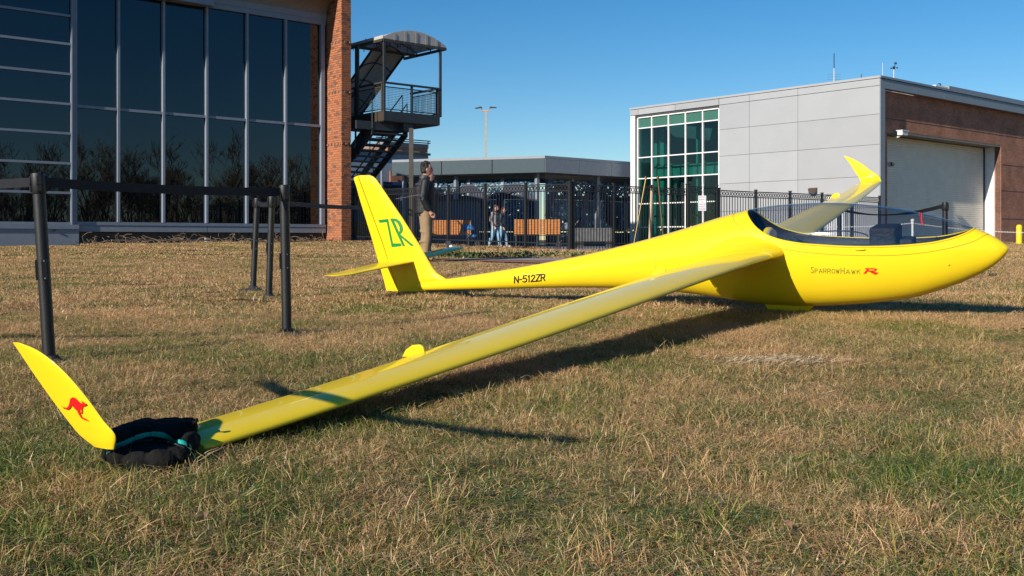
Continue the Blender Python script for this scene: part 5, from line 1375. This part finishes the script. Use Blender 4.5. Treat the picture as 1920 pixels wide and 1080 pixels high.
# ================================================================== white plastic chain barrier and bollards
def chain(p0, p1, sag, parent, link=.052):
    mb = MB(); n = int((p1-p0).length/link/.74)
    for i in range(n):
        t_ = (i+.5)/n; c = p0.lerp(p1, t_)-Z*(sag*4*t_*(1-t_)); d = (p1-p0)/ (p1-p0).length - Z*(sag*4*(1-2*t_)/(p1-p0).length); d.normalize()
        sd_ = d.cross(Z).normalized(); up = sd_.cross(d); o_ = sd_ if i % 2 else up
        pts = [c+d*(link*.36*math.cos(q))+o_*(link*.22*math.sin(q)) for q in np.linspace(0, 2*math.pi, 9)]
        mb.tube(pts, link*.095, 4, caps=False)
    obj('chain', mb, M['plaster'], parent, kind='stuff')
def cpost(P_, label):
    t_ = thing('chain_post', label, 'chain post', P_, 0, 'white plastic chain barrier posts')
    mb = MB(); mb.lathe(P_, [(.16, 0), (.16, .03), (.06, .05)], 18); obj('post_base', mb, M['plaster'], t_, smooth=True)
    mb = MB(); mb.lathe(P_, [(.026, .04), (.026, .76), (.04, .765), (.04, .80), (.026, .805), (.045, .83), (.045, .86), (.02, .885)], 14); obj('post_tube', mb, M['plaster'], t_, smooth=True)
    return t_, P_+Z*.785
k1, hk1 = cpost(gp(1711, 24.5), 'white chain post seen through the canopy, right of the dark instrument panel')
k2, hk2 = cpost(V(16.0, 25.6, g(16.0, 25.6)), 'white chain post off to the right of the nose')
k3, hk3 = cpost(gp(1440, 27.0), 'white chain post behind the fuselage at the rear of the canopy')
chain(hk1, hk2, .22, k1); chain(hk1, hk3, .10, k1)
def bollard(px, Y, label):
    P_ = gp(px, Y); t_ = thing('bollard', label, 'bollard', P_); zt_ = ZC+(HY-421)*Y/F
    h_ = zt_-P_.z
    mb = MB(); mb.lathe(P_, [(.125, 0), (.125, h_-.12), (.115, h_-.06), (.08, h_-.02), (.02, h_)], 20); obj('bollard_sleeve', mb, M['bollard'], t_, smooth=True)
bollard(1911, 45.5, 'yellow round-topped bollard in front of the brick right of the roller door')

# ground stake by the tail
P_ = gp(846, 24.0); mb = MB(); mb.lathe(P_, [(.025, 0), (.025, .12), (.045, .125), (.045, .17), (.03, .19)], 10); tag(obj('stake_light', mb, M['white'], smooth=True), 'small white stake light in the grass behind the far tailplane', 'stake light')
P_ = gp(841, 24.3); mb = MB(); mb.boxc(P_+Z*.14, .10, .08, .28); tag(obj('ground_box', mb, M['dark_steel']), 'small dark box in the grass beside the white stake light', 'box')

# ================================================================== people
def figure(name, label, P_, face, Hh, mats, pose, vox=.014, group=None, bulk=1.0, hair='short', glasses=False):
    t_ = thing(name, label, 'person', P_, 0, group)
    f_ = V(math.cos(face), math.sin(face), 0); l_ = V(-f_.y, f_.x, 0)
    def L(x, y, z): return P_+f_*(x*Hh)+l_*(y*Hh)+Z*(z*Hh)
    def J(k): return L(*pose[k])
    def remesh(o, v=vox, sm=3):
        r_ = o.modifiers.new('remesh', 'REMESH'); r_.mode = 'VOXEL'; r_.voxel_size = v; r_.use_smooth_shade = True
        s_ = o.modifiers.new('smooth', 'SMOOTH'); s_.factor = .5; s_.iterations = sm; return o
    s = Hh
    # body: torso, neck, head with face, arms with fingered hands, legs: one surface
    mb = MB()
    mb.tube([J('hip'), J('waist'), J('chest'), J('neck0')], [.075*s*bulk, .066*s*bulk, .082*s*bulk, .04*s], 14)
    mb.tube([J('neck0'), J('neck1')], [.036*s, .034*s], 12)
    hc = J('head'); hf = V(math.cos(face), math.sin(face), 0)
    Rm = Matrix.Rotation(face, 3, 'Z')
    mb.ell(hc, .056*s, .044*s, .063*s, 18, Rm); mb.ell(hc+f_*.018*s-Z*.030*s, .036*s, .032*s, .036*s, 14, Rm)
    mb.ell(hc+f_*.058*s-Z*.010*s, .012*s, .008*s, .014*s, 8, Rm); mb.ell(hc+f_*.05*s-Z*.034*s, .010*s, .014*s, .006*s, 8, Rm)
    for sd in (-1, 1): mb.ell(hc-f_*.004*s+l_*sd*.044*s-Z*.006*s, .010*s, .005*s, .017*s, 8, Rm)
    for sd in ('l', 'r'):
        mb.tube([J('sh'+sd), J('el'+sd)], [.030*s, .023*s], 10); mb.tube([J('el'+sd), J('wr'+sd)], [.023*s, .016*s], 10)
        wv = (J('wr'+sd)-J('el'+sd)).normalized(); wr = J('wr'+sd); sd2 = wv.cross(f_).normalized() if wv.cross(f_).length > .1 else l_
        mb.tube([wr, wr+wv*.045*s], [.015*s, .021*s], 8)
        for q in range(4):
            o_ = f_*(.014*s*(q-1.5)*.8); e_ = wr+wv*.045*s+o_; ln = (.036, .042, .040, .032)[q]*s
            mb.tube([e_, e_+wv*ln*.5+sd2*.003*s, e_+wv*ln+sd2*.010*s], [.0062*s, .0058*s, .0050*s], 6)
        mb.tube([wr+wv*.015*s+f_*.014*s, wr+wv*.035*s+f_*.030*s, wr+wv*.055*s+f_*.034*s], [.0075*s, .007*s, .006*s], 6)
        mb.tube([J('hp'+sd), J('kn'+sd), J('an'+sd)], [.048*s, .034*s, .022*s], 10)
        mb.tube([J('an'+sd)+Z*.01*s, J('an'+sd)+f_*.07*s-Z*.012*s], [.022*s, .018*s], 8)
    remesh(obj('body', mb, M[mats['skin']], t_, smooth=True), .009)
    # trousers
    mb = MB()
    mb.tube([J('waist')-Z*.015*s, J('hip'), (J('hpl')+J('hpr'))/2-Z*.02*s], [.070*s*bulk, .080*s*bulk, .070*s], 14)
    for sd in ('l', 'r'):
        kn = J('kn'+sd); an = J('an'+sd)
        mb.tube([J('hp'+sd)+Z*.03*s, J('hp'+sd), J('hp'+sd).lerp(kn, .5), kn, kn.lerp(an, .5), an, an-Z*.012*s], [.052*s, .056*s, .050*s, .042*s, .039*s, .036*s, .037*s], 14)
        for q in range(4): c = J('hp'+sd).lerp(an, .2+.22*q); mb.ell(c+f_*R.uniform(-.01, .01)*s, .045*s, .045*s, .018*s, 10, Matrix.Rotation(R.uniform(-.5, .5), 3, 'Y'))
    remesh(obj('trousers', mb, M[mats['legs']], t_, smooth=True), vox, 2)
    # jacket with sleeves
    mb = MB(); hem = J('hip')-Z*.0*s
    mb.tube([hem-Z*.015*s, hem+Z*.01*s, J('waist'), J('chest'), J('chest')+Z*.045*s, J('neck0')+Z*.005*s], [.088*s*bulk, .090*s*bulk, .086*s*bulk, .096*s*bulk, .080*s, .050*s], 16)
    mb.tube([J('neck0'), J('neck0').lerp(J('neck1'), .55)], [.050*s, .047*s], 12)
    for sd in ('l', 'r'):
        mb.tube([J('sh'+sd), J('sh'+sd).lerp(J('el'+sd), .5), J('el'+sd)], [.043*s, .039*s, .034*s], 12); mb.tube([J('el'+sd), J('el'+sd).lerp(J('wr'+sd), .97)], [.034*s, .028*s], 12); mb.ell(J('sh'+sd), .045*s, .045*s, .043*s, 12)
        for q in (.3, .7): mb.ell(J('sh'+sd).lerp(J('el'+sd), q), .043*s, .043*s, .012*s, 10)
    remesh(obj('jacket', mb, M[mats['top']], t_, smooth=True), vox, 2)
    if 'vest' in mats:
        mb = MB()
        for q in range(9):
            a_ = hem.lerp(J('chest')+Z*.04*s, q/8.0); wv_ = .093*s*bulk+(.006*s if 3 < q else 0)
            mb.ell(a_+f_*.006*s, wv_*.97, .078*s*bulk, .026*s, 18, Rm)
        mb.tube([hem, J('waist'), J('chest')], [.088*s*bulk, .085*s*bulk, .095*s*bulk], 16, flat=.9)
        o = remesh(obj('vest', mb, M[mats['vest']], t_, smooth=True), .010, 1)
        mb = MB(); mb.tube([J('neck0')-Z*.004*s, J('neck1')-Z*.010*s], [.055*s, .052*s], 14); remesh(obj('collar', mb, M[mats['vest']], t_, smooth=True), .010, 1)
    mb = MB(); mb.ell(hc-f_*.013*s+Z*.012*s, .052*s, .048*s, .056*s, 18, Rm); mb.ell(hc-f_*.022*s-Z*.018*s, .040*s, .044*s, .042*s, 14, Rm)
    rh = random.Random(2)
    for q in range(26):
        a_, b_3 = rh.uniform(0, 2*math.pi), rh.uniform(.1, 1.4); d = V(math.cos(a_)*math.cos(b_3), math.sin(a_)*math.cos(b_3), math.sin(b_3))
        if d.dot(f_) > .75: continue
        mb.ell(hc-f_*.008*s+Z*.016*s+V(d.x*.052, d.y*.052, d.z*.056)*s, .013*s, .013*s, .012*s, 8)
    if hair == 'long':
        mb.tube([hc-f_*.03*s, hc-f_*.045*s-Z*.06*s, hc-f_*.05*s-Z*.12*s], [.04*s, .042*s, .025*s], 12)
    remesh(obj('hair', mb, M[mats['hair']], t_, smooth=True), .009, 1)
    for sd in ('l', 'r'):
        mb = MB(); an = J('an'+sd); q = V(an.x, an.y, P_.z)
        mb.tube([q-f_*.022*s+Z*.018*s, q+f_*.03*s+Z*.022*s, q+f_*.085*s+Z*.016*s], [.020*s, .026*s, .016*s], 12); mb.boxc(q+f_*.03*s+Z*.006*s, .125*s, .045*s, .012*s, f_, l_); mb.tube([an+Z*.01*s, q+Z*.02*s], [.026*s, .026*s], 10)
        remesh(obj('shoe', mb, M[mats['shoe']], t_, smooth=True), .010, 1)
    if glasses:
        mb = MB(); e_ = hc+f_*.052*s+Z*.006*s
        for sd in (-1, 1): mb.boxc(e_+l_*sd*.018*s, .003, .030*s, .018*s, f_, l_); mb.tube([e_+l_*sd*.034*s, hc+l_*sd*.046*s+Z*.006*s], .0016*s, 5)
        obj('glasses', mb, M['joint'], t_)
    return t_
stand = dict(hip=(0,0,.50), waist=(-.004,0,.60), chest=(-.006,0,.735), neck0=(-.012,0,.825), neck1=(.004,0,.875), head=(.016,0,.932),
    shl=(-.012,.098,.795), shr=(-.012,-.098,.795), ell=(-.045,.125,.635), elr=(-.045,-.125,.635), wrl=(.02,.115,.52), wrr=(.025,-.112,.515),
    hpl=(0,.048,.50), hpr=(0,-.048,.50), knl=(.01,.055,.275), knr=(.014,-.055,.275), anl=(-.015,.055,.045), anr=(-.01,-.055,.045))
P_ = gp(797, 18.3)
figure('person', 'man in black jacket and khaki trousers standing behind the glider tail, looking right', P_, .25, 1.79,
    dict(skin='skin', legs='khaki', top='jacket', vest='quilt', hair='hair', shoe='dark_shoe'), stand, glasses=True, bulk=1.10)
p2 = dict(stand); p2.update(waist=(.012,0,.60), chest=(.01,0,.73), wrr=(-.02,-.11,.50), wrl=(-.02,.11,.50), elr=(-.04,-.13,.64), ell=(-.04,.13,.64), head=(.012,0,.93))
P_ = gp(802, 19.15)
figure('person', 'person in brown coat and blue jeans almost hidden behind the man in black', P_, .05, 1.70,
    dict(skin='skin', legs='jeans', top='brown_coat', hair='hair2', shoe='dark_shoe'), p2, bulk=1.22)
wk = dict(stand); wk.update(knl=(.07,.05,.28), anl=(.11,.05,.05), knr=(-.03,-.05,.28), anr=(-.13,-.05,.06), wrl=(-.03,.12,.50), wrr=(.04,-.12,.50), head=(.03,0,.925))
figure('person', 'woman in a grey jacket and pale jeans walking behind the fence with white shoes', pz(928, 37.3), -.5, 1.55,
    dict(skin='skin', legs='pale_jeans', top='grey_knit', vest='dark_coat', hair='hair2', shoe='shoe'), wk, hair='long', vox=.018)
figure('person', 'person in dark blue coat striding just right of the woman behind the fence', pz(942, 38.2), -.2, 1.50,
    dict(skin='skin', legs='pale_jeans', top='dark_coat', hair='hair2', shoe='shoe'), wk, vox=.018, hair='long')

# strollers behind the fence
def stroller(P_, label, m_, flip=1):
    t_ = thing('stroller', label, 'stroller', P_)
    for x in (-.28, .30):
        for y in (-.22, .22):
            mb = MB(); mb.lathe(P_+V(x, y-.02, .12), [(.08, 0), (.11, .006), (.11, .034), (.08, .04)], 16, V(0,1,0)); obj('wheel', mb, M['rubber'], t_, smooth=True)
    mb = MB()
    for y in (-.24, .24):
        mb.tube([P_+V(.30*flip, y, .12), P_+V(-.1*flip, y, .55), P_+V(-.42*flip, y, .95)], .014, 6); mb.tube([P_+V(-.28*flip, y, .12), P_+V(.12*flip, y, .55)], .014, 6)
    mb.tube([P_+V(-.42*flip, -.24, .95), P_+V(-.42*flip, .24, .95)], .018, 6); obj('stroller_frame', mb, M['dark_steel'], t_)
    mb = MB(); mb.prism([P_+V(-.22*flip, -.2, .85), P_+V(-.30*flip, -.2, .45), P_+V(.22*flip, -.2, .36), P_+V(.26*flip, -.2, .46), P_+V(-.12*flip, -.2, .52)], V(0,.4,0)); bevel(obj('seat', mb, m_, t_), .03)
    mb = MB(); rg = []
    for k in range(7):
        th = math.pi*(.1+.62*k/6); rg.append([P_+V((-.08+.26*math.cos(th)*1.0)*flip, .21*math.cos(q), .62+.26*math.sin(th)*math.sin(q)+.02) for q in np.linspace(0, math.pi, 9)])
    mb.loft(rg, closed=False); o = obj('hood', mb, m_, t_, smooth=True); sm = o.modifiers.new('thickness', 'SOLIDIFY'); sm.thickness = .012
stroller(pz(880, 37.0), 'stroller with bright blue cloth beside the bench left of the walking woman', M['stroller'])
stroller(pz(1062, 36.0), 'grey stroller with its hood up to the right of the orange bench', M['pale_wall'], -1)

# ================================================================== bare trees of the wood across the lawn (mirrored in the glass)
def tree_mesh(seed, hgt):
    r_ = random.Random(seed); wood = MB(); tw = MB()
    def grow(p, d, ln, rad, dep, mb):
        n = 4; pts = [p]; q = p
        for k in range(n):
            d = (d+V(r_.uniform(-.22,.22), r_.uniform(-.22,.22), r_.uniform(-.05,.16))).normalized(); q = q+d*ln/n; pts.append(q)
        mb.tube(pts, [max(.022, rad*(1-.42*k/n)) for k in range(n+1)], 5 if dep < 2 else 3, caps=False)
        if dep >= 5: return
        for k in range(r_.randint(3, 4) if dep else 6):
            f_ = r_.uniform(.35, 1.0); a = pts[min(n, int(f_*n+.5))]; dd = (d+V(r_.uniform(-1,1), r_.uniform(-1,1), r_.uniform(-.1,.8))).normalized()
            grow(a, dd, ln*r_.uniform(.52, .78), rad*.56*(1-.3*f_), dep+1, tw if dep >= 1 else wood)
    grow(V(0,0,0), V(0,0,1), hgt*.42, hgt*.016, 0, wood)
    return wood, tw
rt = random.Random(11); protos = []
for k in range(4):
    wd_, tw = tree_mesh(20+k, 11.0); P_ = V(70, -20-6*k, .4); t_ = thing('bare_tree', 'leafless tree in the wood across the lawn, mirrored in the dark glass wall', 'tree', V(0,0,0), 0, 'leafless trees of the wood beside the lawn')
    obj('trunk', wd_, M['bark'], t_, smooth=True); obj('crown', tw, M['bark'], t_); protos.append(t_)
spots = []
for i in range(80):
    ang = math.radians(rt.uniform(-46, -12)); d_ = rt.uniform(78, 122); spots.append((-11+d_*math.cos(ang), 31+d_*math.sin(ang)))
for i, (x, y) in enumerate(spots):
    c = protos[i] if i < 4 else copy_tree(protos[i % 4])
    c.location = (x, y, .3); c.rotation_euler = (0, 0, rt.uniform(0, 6.28)); s_ = rt.uniform(.45, .98); c.scale = (s_, s_, s_)
# scrub at the foot of the wood
mb = MB(); rr = random.Random(9)
for i in range(9000):
    ang = math.radians(rr.uniform(-50, -10)); d_ = rr.uniform(80, 125); x, y = -11+d_*math.cos(ang), 31+d_*math.sin(ang); h_ = .4+4.5*rr.random()**2.5
    p = V(x, y, .3); d = V(rr.uniform(-.4,.4), rr.uniform(-.4,.4), 1).normalized(); e = V(rr.uniform(-1,1), rr.uniform(-1,1), 0).normalized()*rr.uniform(.03, .12)
    mb.poly([p-e, p+e, p+d*h_+e*.3, p+d*h_-e*.3])
obj('woodland_scrub', mb, M['twig'], kind='stuff')
# ================================================================== grass: instanced tufts and fallen leaves
gr_col = bpy.data.collections.new('grass_tufts')
def tuft(name, size, n, hmin, hmax, wmin, wmax, seed, lie=.35):
    r_ = np.random.RandomState(seed); v, f, rn, ti = [], [], [], []
    nc = max(4, int(n/26)); cc = r_.uniform(-size/2, size/2, (nc, 2)); ch_ = r_.uniform(.6, 1.25, nc); ca = r_.uniform(0, 2*math.pi, nc); cr_ = size*.055
    for i in range(n):
        c_ = r_.randint(nc)
        if r_.rand() < .72: x, y = cc[c_]+r_.normal(0, cr_, 2)
        else: x, y = r_.uniform(-size/2, size/2, 2)
        a = ca[c_]+r_.normal(0, .9); h_ = r_.uniform(hmin, hmax)*ch_[c_]; w_ = r_.uniform(wmin, wmax)
        flat = r_.rand() < lie; tilt = r_.uniform(1.0, 1.5) if flat else abs(r_.normal(0, .62)); bend = r_.uniform(.1, .8)
        if flat: h_ *= 1.25
        da = np.array([math.cos(a), math.sin(a), 0]); sa = r_.uniform(0, 2*math.pi); si = np.array([math.cos(sa), math.sin(sa), 0])
        p = np.array([x, y, -.004 if not flat else r_.uniform(.0, hmax*.6)]); k = len(v); t_ = tilt
        for q, (fr, ww) in enumerate(((0, 1), (.4, .9), (.75, .6), (1, 0))):
            if q:
                st = h_*(fr-(0, 0, .4, .75)[q] if q > 1 else fr); p = p+st*(da*math.sin(t_)+np.array([0,0,math.cos(t_)])); t_ = min(t_+bend*.5, 1.75)
            p[2] = max(p[2], -.004)
            if ww: v += [tuple(p-si*w_/2*ww), tuple(p+si*w_/2*ww)]
            else: v += [tuple(p)]
        f += [(k, k+1, k+3, k+2), (k+2, k+3, k+5, k+4), (k+4, k+5, k+6)]
        c = r_.rand(); d = r_.rand(); rn += [c]*7; ti += [d]*7
    me = bpy.data.meshes.new(name); me.from_pydata(v, [], f)
    for nm, arr in (('rnd', rn), ('tint', ti)):
        at_ = me.attributes.new(nm, 'FLOAT', 'POINT'); at_.data.foreach_set('value', arr)
    me.materials.append(M['blade']); o = bpy.data.objects.new(name, me); return o
def grass_field(name, tufts, pts, rots, scls, idx):
    colx = bpy.data.collections.new(name+'_source')
    for o in tufts: colx.objects.link(o)
    me = bpy.data.meshes.new(name); me.from_pydata([tuple(p) for p in pts], [], [])
    a = me.attributes.new('rot', 'FLOAT_VECTOR', 'POINT'); a.data.foreach_set('vector', np.array(rots).ravel())
    a = me.attributes.new('scl', 'FLOAT_VECTOR', 'POINT'); a.data.foreach_set('vector', np.array(scls).ravel())
    a = me.attributes.new('idx', 'INT', 'POINT'); a.data.foreach_set('value', np.array(idx, dtype=np.int32))
    me.materials.append(M['blade'])
    o = bpy.data.objects.new(name, me); COL.objects.link(o); o['kind'] = 'stuff'
    ng = bpy.data.node_groups.new(name, 'GeometryNodeTree')
    ng.interface.new_socket('Geometry', in_out='INPUT', socket_type='NodeSocketGeometry'); ng.interface.new_socket('Geometry', in_out='OUTPUT', socket_type='NodeSocketGeometry')
    gi, go = ng.nodes.new('NodeGroupInput'), ng.nodes.new('NodeGroupOutput'); ip = ng.nodes.new('GeometryNodeInstanceOnPoints'); ci = ng.nodes.new('GeometryNodeCollectionInfo')
    ci.inputs['Collection'].default_value = colx; ci.inputs['Separate Children'].default_value = True; ci.inputs['Reset Children'].default_value = True
    ip.inputs['Pick Instance'].default_value = True
    def na(nm, ty):
        n = ng.nodes.new('GeometryNodeInputNamedAttribute'); n.data_type = ty; n.inputs['Name'].default_value = nm; return n.outputs[0]
    L = ng.links.new; L(gi.outputs[0], ip.inputs['Points']); L(ci.outputs[0], ip.inputs['Instance']); L(na('idx', 'INT'), ip.inputs['Instance Index'])
    L(na('rot', 'FLOAT_VECTOR'), ip.inputs['Rotation']); L(na('scl', 'FLOAT_VECTOR'), ip.inputs['Scale']); L(ip.outputs[0], go.inputs[0])
    md = o.modifiers.new('grass', 'NODES'); md.node_group = ng; return o
def on_path(x, y):
    if x < -1.4 or x > 4.4: return False
    yc = np.interp(x, [c[0] for c in ctr], [c[1] for c in ctr]); h_ = np.interp(x, [c[0] for c in ctr], hw); return abs(y-yc) < h_+.02
def scatter(y0, y1, step, size, jitter, hs_, seed, margin=.72):
    r_ = np.random.RandomState(seed); P, Rt, S, I = [], [], [], []
    y = y0
    while y < y1:
        xw = margin*y+.6; x = -xw
        while x < xw:
            X_, Y_ = x+r_.uniform(-jitter, jitter), y+r_.uniform(-jitter, jitter)
            if not on_path(X_, Y_) and beyond(X_, Y_) < .15:
                # keep clear of buildings: the glass wall and its soil bed
                q = (X_-A.P.x)*N2.x+(Y_-A.P.y)*N2.y; al = (X_-A.P.x)*D2.x+(Y_-A.P.y)*D2.y
                if not (q < 1.0 and al < 1.4) and not ((X_-14.3)*(-.757)+(Y_-40)*(-.653) < .1 and (X_-14.3)*.653+(Y_-40)*(-.757) < .1 and Y_ > 38):
                    z = g(X_, Y_); e = .3; sx_ = (g(X_+e, Y_)-z)/e; sy_ = (g(X_, Y_+e)-z)/e
                    P.append((X_, Y_, z)); Rt.append((sy_, -sx_, r_.uniform(0, 6.28))); v_ = r_.uniform(.85, 1.2)
                    hh = hs_*(.8+.35*math.sin(X_*2.1+1)*math.sin(Y_*1.7)+r_.uniform(-.1, .25)); S.append((v_, v_, hh)); I.append(int(r_.randint(0, 6)))
            x += step
        y += step
    return P, Rt, S, I
near_t = [tuft('grass_tuft', .34, 2000, .020, .060, .0014, .0030, 40+k, .36) for k in range(6)]
grass_field('grass_near', near_t, *scatter(1.5, 8.4, .215, .34, .06, .95, 5))
mid_t = [tuft('grass_tuft', .9, 3400, .025, .058, .0035, .0065, 60+k, .30) for k in range(6)]
grass_field('grass_middle', mid_t, *scatter(8.4, 20, .58, .9, .12, .9, 6))
far_t = [tuft('grass_tuft', 1.9, 4200, .03, .060, .008, .015, 80+k, .25) for k in range(6)]
grass_field('grass_far', far_t, *scatter(20, 50, 1.25, 1.9, .3, .9, 7))
# taller tufts scattered near the camera
tall_t = [tuft('grass_tuft', .20, 80, .045, .10, .0016, .0030, 90+k, .30) for k in range(6)]
r_ = np.random.RandomState(3); P, Rt, S, I = [], [], [], []
for k in range(320):
    Y_ = 1.6+7.5*r_.rand()**1.3; X_ = r_.uniform(-.56, .56)*Y_; P.append((X_, Y_, g(X_, Y_))); Rt.append((0, 0, r_.uniform(0, 6.28))); q = r_.uniform(.6, 1.1); S.append((q, q, q)); I.append(int(r_.randint(0, 6)))
for k in range(12): # round the bag and the wing tip
    X_ = r_.uniform(-1.4, -.75); Y_ = r_.uniform(2.86, 2.97); P.append((X_, Y_, g(X_, Y_))); Rt.append((0, 0, r_.uniform(0, 6.28))); q = r_.uniform(.5, .8); S.append((q, q, q)); I.append(int(r_.randint(0, 6)))
grass_field('tall_grass', tall_t, P, Rt, S, I)
# pale clipped straw lying in a patch right of the wing
M['straw'] = mat('pale cut straw', (.52, .40, .25), .8, var=.25, scale=30)
mb = MB(); rr = random.Random(21)
for k in range(1300):
    x, y = 1.40+rr.gauss(0, .14), 5.40+rr.gauss(0, .07); z = g(x, y)+rr.uniform(.015, .05); a = rr.uniform(0, 3.14); ln = rr.uniform(.01, .035); d = V(math.cos(a)*ln, math.sin(a)*ln, rr.uniform(-.006, .010)); e = V(-math.sin(a), math.cos(a), .4)*.0014
    p = V(x, y, z); mb.poly([p-d-e, p+d-e, p+d+e, p-d+e])
obj('cut_straw', mb, M['straw'], kind='stuff')
# fallen leaves
mb = MB(); rr = random.Random(8)
def leaf(X_, Y_, s_, lift=.03):
    z = g(X_, Y_)+lift; a = rr.uniform(0, 6.28); d = V(math.cos(a), math.sin(a), rr.uniform(-.4,.5)).normalized(); e = V(-math.sin(a), math.cos(a), rr.uniform(-.4,.4)).normalized(); p = V(X_, Y_, z)
    u = Z*s_*.25
    mb.poly([p, p+d*s_*.28+e*s_*.30+u, p+d*s_*.62+e*s_*.24+u*.6, p+d*s_, p+d*s_*.5]); mb.poly([p, p+d*s_*.5, p+d*s_, p+d*s_*.66-e*s_*.22+u*.4, p+d*s_*.3-e*s_*.28+u])
for k in range(420):
    t_ = rr.uniform(0, 12); q = FC+dF1*t_-V(.757, .653, 0)*abs(rr.gauss(.2, 1.1)); leaf(q.x, q.y, rr.uniform(.06, .11), .04)
for k in range(90): Y_ = rr.uniform(2.3, 16); leaf(rr.uniform(-.5, .5)*Y_, Y_, rr.uniform(.022, .045))
obj('fallen_leaves', mb, M['leaf'], kind='stuff')
# weeds: greener low clumps by the path
mb = MB()
for cx_, cy_, n_, rx in ((-.9, 20.6, 500, .5), (.2, 21.4, 260, .35), (1.6, 21.2, 260, .4), (-1.3, 21.0, 200, .3)):
    for k in range(n_):
        x, y = rr.gauss(cx_, rx), rr.gauss(cy_, .18); p = V(x, y, g(x, y)+rr.uniform(.01, .10)); d = V(rr.uniform(-1,1), rr.uniform(-1,1), rr.uniform(0,1)).normalized(); e = d.orthogonal().normalized(); s_ = rr.uniform(.015, .04)
        mb.poly([p, p+d*s_+e*s_*.6, p+d*s_*2, p+d*s_-e*s_*.6])
obj('low_weeds', mb, mat('weed leaves', (.045,.085,.02), .7, var=.4, scale=12), kind='stuff')
